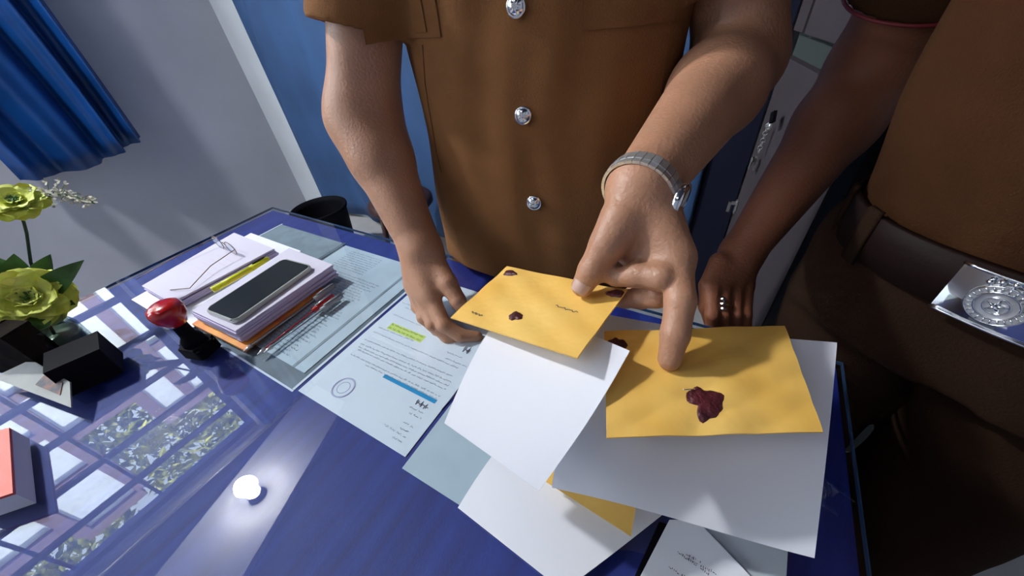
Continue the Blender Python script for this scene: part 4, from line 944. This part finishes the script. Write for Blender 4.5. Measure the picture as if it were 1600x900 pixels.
# the button line: where the photo's buttons are
def a_of(px, py):                                  # signed distance along the shoulders of the tunic point seen at (px, py)
    p = trace(shirt1_solid, [CAM], [ray(px, py)])[0]; return float((p[:2] - c1_) @ s1_), float(p[2])
btn = [a_of(818, 180), a_of(835, 315), a_of(808, 12)]
a_b = sum(b[0] for b in btn) / 3
print('buttons', btn)
def lin(a, b, n): return np.linspace(a, b, n)
patch('button_placket', shirt1_solid, rect_grid(lambda u, v: og(u, v), lin(a_b - 0.020, a_b + 0.17, 30), lin(0.67, 1.44, 120)), D3, M['khaki'], off1, t=0.0015)
def pocket(name, a0, z_top, z_bot, w_, point=0.0, base=0.0, t=0.002):
    us = lin(a0 - w_ / 2, a0 + w_ / 2, 22); zs_l = lin(0, 1, 24)
    g = np.array([[og(u, z_top + (z_bot - (point * (1 - abs(u - a0) / (w_ / 2))) - z_top) * v) for u in us] for v in zs_l])
    return patch(name, shirt1_solid, g, D3, M['khaki'], off1, t=t, base=base)
pa = a_of(636, 58); print('pocket', pa)
pk = a_of(636, 40); pocket('chest_pocket', pk[0] + 0.004, pk[1] + 0.12, a_of(640, 60)[1], 0.105, 0.0)
pocket('pocket_pleat', pk[0] + 0.024, pk[1] + 0.12, a_of(660, 50)[1], 0.022, 0.0, base=0.002)
pr_ = a_of(1010, 38); print('pocketR', pr_)
pocket('chest_pocket', 0.125, pr_[1] + 0.12, pr_[1], 0.10, 0.0, base=0.0015)
lp = a_of(672, 262); print('low', lp); pocket('pocket_flap', lp[0] - 0.012, a_of(668, 255)[1], a_of(690, 312)[1] + 0.004, 0.085, 0.010, t=0.003)
# front dart seam: a thin raised ridge from the chest pocket down
sm = [trace(shirt1_solid, [CAM], [ray(x, y)])[0] for x, y in ((660, 70), (664, 130), (672, 180), (682, 240), (690, 270))]
sm = [p + grad(shirt1_solid, np.array([p]))[0] * 0.0004 for p in sm]; tube('dart_seam', sm, 0.0009, M['khaki'], off1, n=6)
def tunic_button(px, py):
    p = trace(lambda P: shirt1_solid(P) - 0.0015, [CAM], [ray(px, py)])[0]; n = grad(shirt1_solid, np.array([p]))[0]; n[2] *= 0.5
    Mx = frame(p, tuple(n), (0, 0, 1)); v, f = lathe([(0.0095, 0.0), (0.0118, 0.002), (0.0120, 0.0036), (0.0105, 0.0050), (0.0096, 0.0046), (0.0090, 0.0054), (0.0060, 0.0075), (0.0025, 0.0084), (0.0004, 0.0086)], 28, Mx)
    b = np_mesh('tunic_button', v, f, M['chrome'], off1)
    em = []
    for k in range(8):
        a = 2 * math.pi * k / 8; em.append(tube_data([Mx @ Vector((0.0025 * math.cos(a), 0.0025 * math.sin(a), 0.0086)), Mx @ Vector((0.0068 * math.cos(a + 0.2), 0.0068 * math.sin(a + 0.2), 0.0072))], [0.0010, 0.0005], 5))
    em.append(tube_data(ring_pts(Mx @ Vector((0, 0, 0.0086)), 0.0026, 12, tuple(Mx.to_3x3() @ Vector((1, 0, 0))), tuple(Mx.to_3x3() @ Vector((0, 1, 0)))), 0.0007, 5, True))
    multi('button_emblem', em, M['steel'], b)
for px, py in ((807, 10), (818, 180), (835, 316)): tunic_button(px, py)
# sleeve hem bands are part of the cloth; trousers, shoes, hair, eyes
def trouser(P, L3, hip, foot, c_, s_, f_, top, w_=0.175, dp=0.12, r=(0.100, 0.078, 0.068)):
    d = None
    for q in (-1, 1):
        e = chain(P, [L3(q * hip, 0, 0.86), L3(q * (hip * 1.03), 0.02, 0.48), L3(q * foot, 0.0, 0.06)], [r[0], r[1], r[2]], 0.02)
        d = e if d is None else smin(d, e, 0.006)
    Q = P[:, :2] - c_; a = Q @ s_; b = Q @ f_; z = P[:, 2]; q_ = (np.abs(a / w_) ** 2.4 + np.abs(b / dp) ** 2.4) ** (1 / 2.4)
    hipd = np.maximum(np.maximum((q_ - 1) * dp, z - top - 0.02), 0.80 - z)
    d = smin(d, hipd, 0.03)
    d = d + 0.003 * np.sin(a * 60 + z * 20) * np.sin(z * 28 + a * 8)
    return np.maximum(np.maximum(d, z - top), 0.045 - z)
xs = axis([(-0.56, 0.0, .009)]); ys = axis([(0.40, 0.80, .009)]); zs = axis([(0.03, 0.96, .009)])
M['trouser1'] = mat('brown_trouser_cloth', (0.13, 0.062, 0.024), 0.85, bump=0.3, bscale=400)
sdf_mesh('trousers', lambda P: trouser(P, L1, 0.085, 0.11, c1_, s1_, f1, 0.93), xs, ys, zs, M['trouser1'], off1, 1)
def shoes(root, L3, foot):
    for q in (-1, 1):
        fn = lambda P: np.maximum(smin(cap(P, L3(q * foot, -0.05, 0.045), L3(q * foot * 1.1, 0.13, 0.035), 0.043, 0.040, ((0, 0, 1), 0.9)), cap(P, L3(q * foot, -0.03, 0.06), L3(q * foot, -0.02, 0.10), 0.045, 0.042), 0.02), 0.002 - P[:, 2])
        a = L3(q * foot, -0.05, 0); b = L3(q * foot * 1.1, 0.13, 0); lo = np.minimum(a, b) - 0.07; hi = np.maximum(a, b) + 0.07
        sdf_mesh('shoe', fn, axis([(lo[0], hi[0], .006)]), axis([(lo[1], hi[1], .006)]), axis([(-0.01, 0.16, .006)]), M['black'], root, 1)
def hair_eyes(root, hc, fdir, sdir):
    _, L_, ax = make_head(np.zeros((1, 3)), hc, fdir, sdir)
    def fn(P):
        h, _, _ = make_head(P, hc, fdir, sdir); Q = (P - np.asarray(hc)) @ ax.T
        cut = np.maximum(Q[:, 1] * 0.9 - Q[:, 2] * 0.9 + 0.012, -Q[:, 2] - 0.05)
        sk = ell(P, L_(0, -0.014, 0.040), ax, (0.082, 0.101, 0.094)); return np.maximum(np.maximum(sk, cut), -(h + 0.004))
    c = np.asarray(hc); sdf_mesh('hair', fn, axis([(c[0] - .14, c[0] + .14, .006)]), axis([(c[1] - .14, c[1] + .14, .006)]), axis([(c[2] - .12, c[2] + .17, .006)]), M['hair'], root, 1)
    for q in (-1, 1):
        p = L_(q * 0.032, 0.082, 0.012); v, f = lathe([(0.0005 + 0.0105 * math.sin(math.pi * k / 10), -0.0105 * math.cos(math.pi * k / 10)) for k in range(11)], 18, frame(p, tuple(ax[1]))); e = np_mesh('eye', v, f, M['eye'], root)
        p = L_(q * 0.032, 0.0925, 0.012); v, f = lathe([(0.0048, -0.001), (0.0045, 0.0004), (0.0005, 0.0008)], 16, frame(p, tuple(ax[1]))); np_mesh('iris', v, f, M['hair'], e)
shoes(off1, L1, 0.11); hair_eyes(off1, hc1, f1, s1_)
# nails
def nail(root, a, b, up, r, name='thumbnail'):
    a = np.array(a); b = np.array(b); d = (b - a) / np.linalg.norm(b - a); up = np.array(up, float); up = up - d * (up @ d); up /= np.linalg.norm(up); s = np.cross(d, up); Vs, F = [], []; N = 8
    for k in (0, 1):
        for j in range(N + 1):
            t = j / N
            for i in range(-3, 4):
                th = i / 3 * 0.85 * math.sin(math.pi * (0.25 + 0.5 * t)) ** 0.5
                Vs.append(b + d * (-0.010 + 0.016 * t) + (up * math.cos(th) + s * math.sin(th)) * (r + 0.0006 * k - 0.0018 * max(0, t - 0.5)))
    T = 7 * (N + 1)
    for j in range(N):
        for i in range(6): q = j * 7 + i; F.append((T + q, T + q + 1, T + q + 8, T + q + 7)); F.append((q, q + 7, q + 8, q + 1))
    for i in range(6): F.append((i, i + 1, T + i + 1, T + i)); q = N * 7 + i; F.append((q, T + q, T + q + 1, q + 1))
    return np_mesh(name, Vs, F, M['nail'], root)
nail(off1, thumb[2], thumb[3], toC(thumb[3]) + np.array([-.03, 0, .06]), 0.0113)

# wristwatch on the left wrist
def watch(root):
    ax_ = (wrL - elL) / np.linalg.norm(wrL - elL); cen = wrL + ax_ * 0.006
    upv = np.array([0.25, -0.2, 1.0]); upv -= ax_ * (upv @ ax_); upv /= np.linalg.norm(upv); sv = np.cross(ax_, upv); ra, rb = 0.0362, 0.0352
    wt = bpy.data.objects.new('wristwatch', None); COL.objects.link(wt); wt.parent = root; wt['label'] = 'steel wristwatch with a link bracelet on the left wrist'
    bm = bmesh.new(); n = 30
    for k in range(n):
        th = 2 * math.pi * k / n
        if abs(math.atan2(math.sin(th - 3.0), math.cos(th - 3.0))) < 0.33: continue
        p = cen + upv * rb * math.sin(th) + sv * ra * math.cos(th); nn = upv * math.sin(th) + sv * math.cos(th); tt = np.cross(ax_, nn)
        Mx = frame(p, tuple(nn), tuple(ax_)); hw = math.pi * ra / n * 0.94
        for (x0, x1, zt) in ((-0.0085, -0.003, 0.0014), (-0.0028, 0.0028, 0.0020), (0.003, 0.0085, 0.0014)): add_box(bm, (x0, -hw, -0.0016), (x1, hw, zt), Mx)
    bm_obj('bracelet', bm, M['steel'], wt, bevel=0.0005, seg=1)
    th = 3.0; nn = upv * math.sin(th) + sv * math.cos(th); Mx = frame(cen + nn * 0.0365, tuple(nn), tuple(ax_))
    v, f = lathe([(0.016, -0.003), (0.0185, -0.001), (0.0190, 0.004), (0.0175, 0.0065), (0.0150, 0.0068), (0.0145, 0.0055), (0.002, 0.0055)], 36, Mx); np_mesh('watch_case', v, f, M['chrome'], wt)
    v, f = lathe([(0.0146, 0.0050), (0.0144, 0.0060), (0.0005, 0.0062)], 32, Mx); np_mesh('watch_dial', v, f, M['paper_aged'], wt)
watch(off1)

# ---- officer 2, standing at the right-hand end of the desk
f2 = np.array([-0.515, -0.857]); s2_ = np.array([0.857, -0.515]); c2_ = np.array([0.303, 0.525])
def L2_(a, b, z): q = c2_ + s2_ * a + f2 * b; return np.array([q[0], q[1], z])
shR2, shL2 = L2_(-0.185, -0.03, 1.40), L2_(0.185, -0.01, 1.40)
elR2 = V(1372, 100, 0.515); wrR2 = V(1158, 396, 0.600)
elL2 = L2_(0.27, -0.02, 1.12); wrL2 = L2_(0.25, 0.06, 0.88)
hx = [1112, 1130, 1149, 1165]
def hand2(P):
    pal = None; fs = None
    for k, x in enumerate(hx):
        kn = P0(x, 446 - (k == 0) * -4, 0.588 + 0.004 * k); e = cap(P, wrR2, kn, 0.024, 0.0125); pal = e if pal is None else smin(pal, e, 0.018)
        g = finger(P, [kn, P0(x + 1 - k, 492, 0.572 + 0.003 * k), P0(x + 2 - k, 520, 0.590), P0(x, 522, 0.615)], [.0125, .0108, .0102, .009]); fs = g if fs is None else np.minimum(fs, g)
    T = finger(P, [P0(1125, 410, .592), P0(1106, 445, .592), P0(1104, 480, .600), P0(1110, 505, .610)], [.017, .013, .012, .010])
    return smin(smin(pal, fs, 0.006), T, 0.01)
def fin_down(P, w0, dirn, sd):
    d = cap(P, w0, w0 + dirn * 0.09, 0.024, 0.020, (sd, 1.0)); fs = None
    for k in range(4):
        b = w0 + dirn * 0.085 + sd * (k - 1.5) * 0.019; g = finger(P, [b, b + dirn * 0.040 + np.array([0, 0, 0]), b + dirn * 0.062 + np.cross(sd, dirn) * 0.010, b + dirn * 0.078 + np.cross(sd, dirn) * 0.022], [.0115, .010, .009, .008]); fs = g if fs is None else np.minimum(fs, g)
    for k in range(4): d = smin(d, cap(P, w0, w0 + dirn * 0.085 + sd * (k - 1.5) * 0.019, 0.020, 0.012), 0.015)
    T = finger(P, [w0 + dirn * 0.02 + sd * 0.02, w0 + dirn * 0.055 + sd * 0.042, w0 + dirn * 0.085 + sd * 0.044, w0 + dirn * 0.105 + sd * 0.040], [.016, .012, .0105, .0085])
    return smin(smin(d, fs, 0.006), T, 0.01)
hc2 = L2_(0.0, 0.03, 1.665)
def body2(P):
    m = elR2 + (wrR2 - elR2) * 0.28
    a1 = smin(chain(P, [shR2, elR2], [0.055, 0.058], 0.02), chain(P, [elR2, m, wrR2], [0.057, 0.052, 0.0310], 0.02), 0.02); a1 = smin(a1, hand2(P), 0.012)
    m = elL2 + (wrL2 - elL2) * 0.28
    a2 = smin(chain(P, [shL2, elL2], [0.055, 0.048], 0.02), chain(P, [elL2, m, wrL2], [0.048, 0.045, 0.029], 0.02), 0.02)
    dn = (wrL2 - elL2); dn = dn / np.linalg.norm(dn); a2 = smin(a2, fin_down(P, wrL2, dn, np.array([f2[0], f2[1], 0.0])), 0.012)
    t = chain(P, [L2_(0, -0.01, 0.86), L2_(0, -0.01, 1.15), L2_(0, -0.02, 1.42)], [0.09, 0.10, 0.095], 0.03)
    t = smin(t, cap(P, shR2, shL2, 0.05, 0.05), 0.04); t = smin(t, cap(P, L2_(0, -0.02, 1.42), L2_(0, 0.015, 1.60), 0.060, 0.055), 0.04)
    h, _, _ = make_head(P, hc2, f2, s2_); t = smin(t, h, 0.02)
    return smin(smin(t, np.minimum(a1, a2), 0.02), lower_body(P, L2_, 0.088, 0.135), 0.03)
off2 = empty('person', 'man in shade-darkened brown uniform with a silver belt buckle, standing at the desk end', 'person')
xs = axis([(-0.01, 0.20, .0026), (0.20, 0.66, .006)]); ys = axis([(0.26, 0.44, .006), (0.44, 0.86, .0026)]); zs = axis([(0.03, 0.66, .012), (0.66, 1.10, .0026), (1.10, 1.84, .006)])
sdf_mesh('body', body2, xs, ys, zs, M['skin_shaded'], off2, 2)
AZ2 = ([0.80, 0.88, 0.95, 1.05, 1.20, 1.32, 1.40, 1.47], [0.150, 0.153, 0.156, 0.168, 0.178, 0.190, 0.17, 0.09])
BZ2 = ([0.80, 0.88, 0.95, 1.05, 1.20, 1.32, 1.40, 1.47], [0.122, 0.124, 0.130, 0.142, 0.132, 0.120, 0.098, 0.06])
def tor2(P): return torso(P, c2_, s2_, f2, AZ2, BZ2, 1.475, 0.90, 2.3, 1.4)
def shirt2(P):
    d = tor2(P); t0 = d
    for sh, el, q in ((shR2, elR2, 0.78), (shL2, elL2, 0.72)):
        e = np.maximum(cap(P, sh, sh + (el - sh) * 1.1, 0.080, 0.074) + 0.003 * np.sin((P - sh) @ np.array([40, 30, 55])), cut_plane(P, sh, el, q))
        e = np.maximum(e, -np.where(t0 < 0.004, 1.0, cap(P, sh, sh + (el - sh) * 1.2, 0.068, 0.063)))
        d = smin(d, e, 0.012)
    d = smin(d, cap(P, L2_(-0.10, -0.02, 1.45), L2_(0.10, -0.02, 1.45), 0.055, 0.055), 0.04)
    return np.maximum(d, -cap(P, L2_(0, -0.02, 1.40), L2_(0, 0.03, 1.62), 0.064, 0.070))
xs = axis([(0.02, 0.66, .005)]); ys = axis([(0.28, 0.84, .005)]); zs = axis([(0.88, 1.56, .005)])
sdf_mesh('uniform_shirt', shirt2, xs, ys, zs, M['khaki_shaded'], off2, 2)
def tr2(P): return trouser(P, L2_, 0.088, 0.135, c2_, s2_, f2, 0.925, 0.160, 0.134, (0.099, 0.082, 0.074))
xs = axis([(0.04, 0.60, .006)]); ys = axis([(0.30, 0.78, .006)]); zs = axis([(0.03, 0.95, .006)])
sdf_mesh('trousers', tr2, xs, ys, zs, M['trouser_shaded'], off2, 2)
# belt: a band round the waist
def belt_pt(th, z, off):
    n = 2.4; A_, B_ = 0.160 + off, 0.138 + off; c, s = math.cos(th), math.sin(th); return L2_(A_ * math.copysign(abs(c) ** (2 / n), c), B_ * math.copysign(abs(s) ** (2 / n), s), z)
BT, BBm = 0.955, 0.900
def band(name, ths, z0, z1, o0, o1, m, parent):
    Vs, F = [], []; k = len(ths)
    for z_, of in ((z0, o0), (z0 + 0.002, o1), (z1 - 0.002, o1), (z1, o0)):
        for th in ths: Vs.append(belt_pt(th, z_, of))
    closed = abs((ths[-1] - ths[0]) - 2 * math.pi) < 0.1
    for r_ in range(3):
        for i in range(k - 1): F.append((r_ * k + i, r_ * k + i + 1, (r_ + 1) * k + i + 1, (r_ + 1) * k + i))
    for i in range(k - 1): F.append((3 * k + i, 3 * k + i + 1, i + 1, i))
    if not closed: F.append((0, k, 2 * k, 3 * k)); F.append((k - 1, 4 * k - 1, 3 * k - 1, 2 * k - 1)[::1])
    return np_mesh(name, Vs, F, m, parent, True)
bl = band('belt', list(np.linspace(0, 2 * math.pi, 97)), BBm, BT, 0.0, 0.005, M['leather'], off2)
for th in (2.72, 2.25): band('belt_loop', list(np.linspace(th - 0.06, th + 0.06, 6)), BBm - 0.006, BT + 0.006, 0.004, 0.0085, M['trouser_shaded'], off2)
# buckle plate with a round crest
bc = V(1505, 403, 0.330); bc[2] = 0
Bo = np.array([0.206, 0.432, 0]); u3 = np.array([s2_[0], s2_[1], 0]); nrm = np.array([f2[0], f2[1], 0.0])
bcen = Bo + u3 * 0.036; off_ = (bcen[:2] - c2_) @ f2; print('buckle a', (bcen[:2] - c2_) @ s2_, 'b', off_)
bcen = np.array([*(c2_ + s2_ * ((bcen[:2] - c2_) @ s2_ + 0.005) + f2 * 0.147), 0.9275])
Mbk = frame(tuple(bcen), tuple(nrm), tuple(u3))
bk = bpy.data.objects.new('belt_buckle', None); COL.objects.link(bk); bk.parent = off2; bk['label'] = 'polished silver belt buckle with a round crest'
M['mirror'] = mat('mirror_polished_plate', (0.86, 0.88, 0.92), 0.04, 1.0)
Vs, F = [], []; nx, ny = 16, 10
for s in (0, 1):
    for j in range(ny + 1):
        for i in range(nx + 1):
            x = -0.036 + 0.072 * i / nx; y = -0.0240 + 0.048 * j / ny; Vs.append(Mbk @ Vector((x, y, 0.003 * (1 - (x / 0.036) ** 2) + (0.0 if s else -0.003))))
T = (nx + 1) * (ny + 1)
for j in range(ny):
    for i in range(nx): q = j * (nx + 1) + i; F.append((q, q + 1, q + nx + 2, q + nx + 1)); F.append((T + q, T + q + nx + 1, T + q + nx + 2, T + q + 1))
np_mesh('buckle_plate', Vs, F, M['mirror'], bk)
for yy in (-0.0250, 0.0250):
    tube('buckle_rim', [Mbk @ Vector((x, yy, 0.001 + 0.003 * (1 - (x / 0.037) ** 2))) for x in np.linspace(-0.037, 0.037, 9)], 0.0016, M['chrome'], bk)
cr = Mbk @ Vector((-0.003, 0.001, 0.0042)); exx = tuple(Mbk.to_3x3() @ Vector((1, 0, 0))); eyy = tuple(Mbk.to_3x3() @ Vector((0, 1, 0)))
v, f = lathe([(0.0190, 0.0), (0.0190, 0.002), (0.017, 0.0032), (0.0150, 0.0022), (0.0020, 0.0026)], 36, frame(cr, tuple(nrm), exx)); cst = np_mesh('crest', v, f, M['steel'], bk)
em = [tube_data(ring_pts(np.array(cr) + nrm * 0.003, r, 32, exx, eyy), 0.0008, 6, True) for r in (0.0182, 0.0128, 0.0075)]
for k in range(24):
    a = 2 * math.pi * k / 24; d0 = np.array(exx) * math.cos(a) + np.array(eyy) * math.sin(a); em.append(tube_data([np.array(cr) + nrm * 0.003 + d0 * 0.0136, np.array(cr) + nrm * 0.003 + d0 * 0.0172], 0.0006, 5))
for k in range(5):
    a = math.pi / 2 + 2 * math.pi * k / 5; d0 = np.array(exx) * math.cos(a) + np.array(eyy) * math.sin(a); em.append(tube_data([np.array(cr) + nrm * 0.004, np.array(cr) + nrm * 0.003 + d0 * 0.0066], [0.0022, 0.0004], 6))
for k in range(5):
    a = math.pi / 2 + (k - 2) * 0.32; d0 = np.array(exx) * math.cos(a) + np.array(eyy) * math.sin(a); em.append(tube_data([np.array(cr) + nrm * 0.001 + d0 * 0.018, np.array(cr) + nrm * 0.002 + d0 * 0.0235], [0.0016, 0.0022], 8))
multi('crest_relief', em, M['chrome'], cst)
# shirt front placket of officer 2 and cuff piping
def shirt2s(P): return tor2(P)
patch('shirt_placket', shirt2s, rect_grid(lambda u, v: L2_(u, 0.40, v), lin(-0.012, 0.022, 8), lin(0.95, 1.40, 60)), -nrm, M['khaki_shaded'], off2, t=0.0015)
dS = (elR2 - shR2); Ls = np.linalg.norm(dS); dS /= Ls; e1 = np.cross(dS, [0, 0, 1.0]); e1 /= np.linalg.norm(e1); e2 = np.cross(dS, e1)
tube('sleeve_piping', ring_pts(shR2 + dS * Ls * 0.775, 0.0765, 40, tuple(e1), tuple(e2)), 0.0022, mat('dark_red_piping', (0.16, 0.01, 0.015), 0.6), off2, n=6, close=True)
# ring with stones
rk0, rk1 = P0(hx[1], 450, 0.592), P0(hx[1] + 1, 492, 0.575); rd = (rk1 - rk0) / np.linalg.norm(rk1 - rk0); rc = rk0 + (rk1 - rk0) * 0.72
e1 = toC(rc) - rd * (toC(rc) @ rd); e1 /= np.linalg.norm(e1); e2 = np.cross(rd, e1)
rg = bpy.data.objects.new('finger_ring', None); COL.objects.link(rg); rg.parent = off2; rg['label'] = 'dark gold ring with pale stones'
tube('ring_band', ring_pts(rc, 0.0122, 30, tuple(e1), tuple(e2)), 0.0018, M['gold'], rg, n=8, close=True)
for k, q in enumerate((-0.008, 0.0, 0.008)):
    v, f = lathe([(0.001, -0.003), (0.0042, 0.0), (0.0036, 0.0022), (0.0012, 0.0030)], 10, frame(tuple(rc + e1 * 0.0142 + rd * q), tuple(e1))); np_mesh('ring_stone', v, f, M['chrome'], rg, False)
shoes(off2, L2_, 0.135); hair_eyes(off2, hc2, f2, s2_)
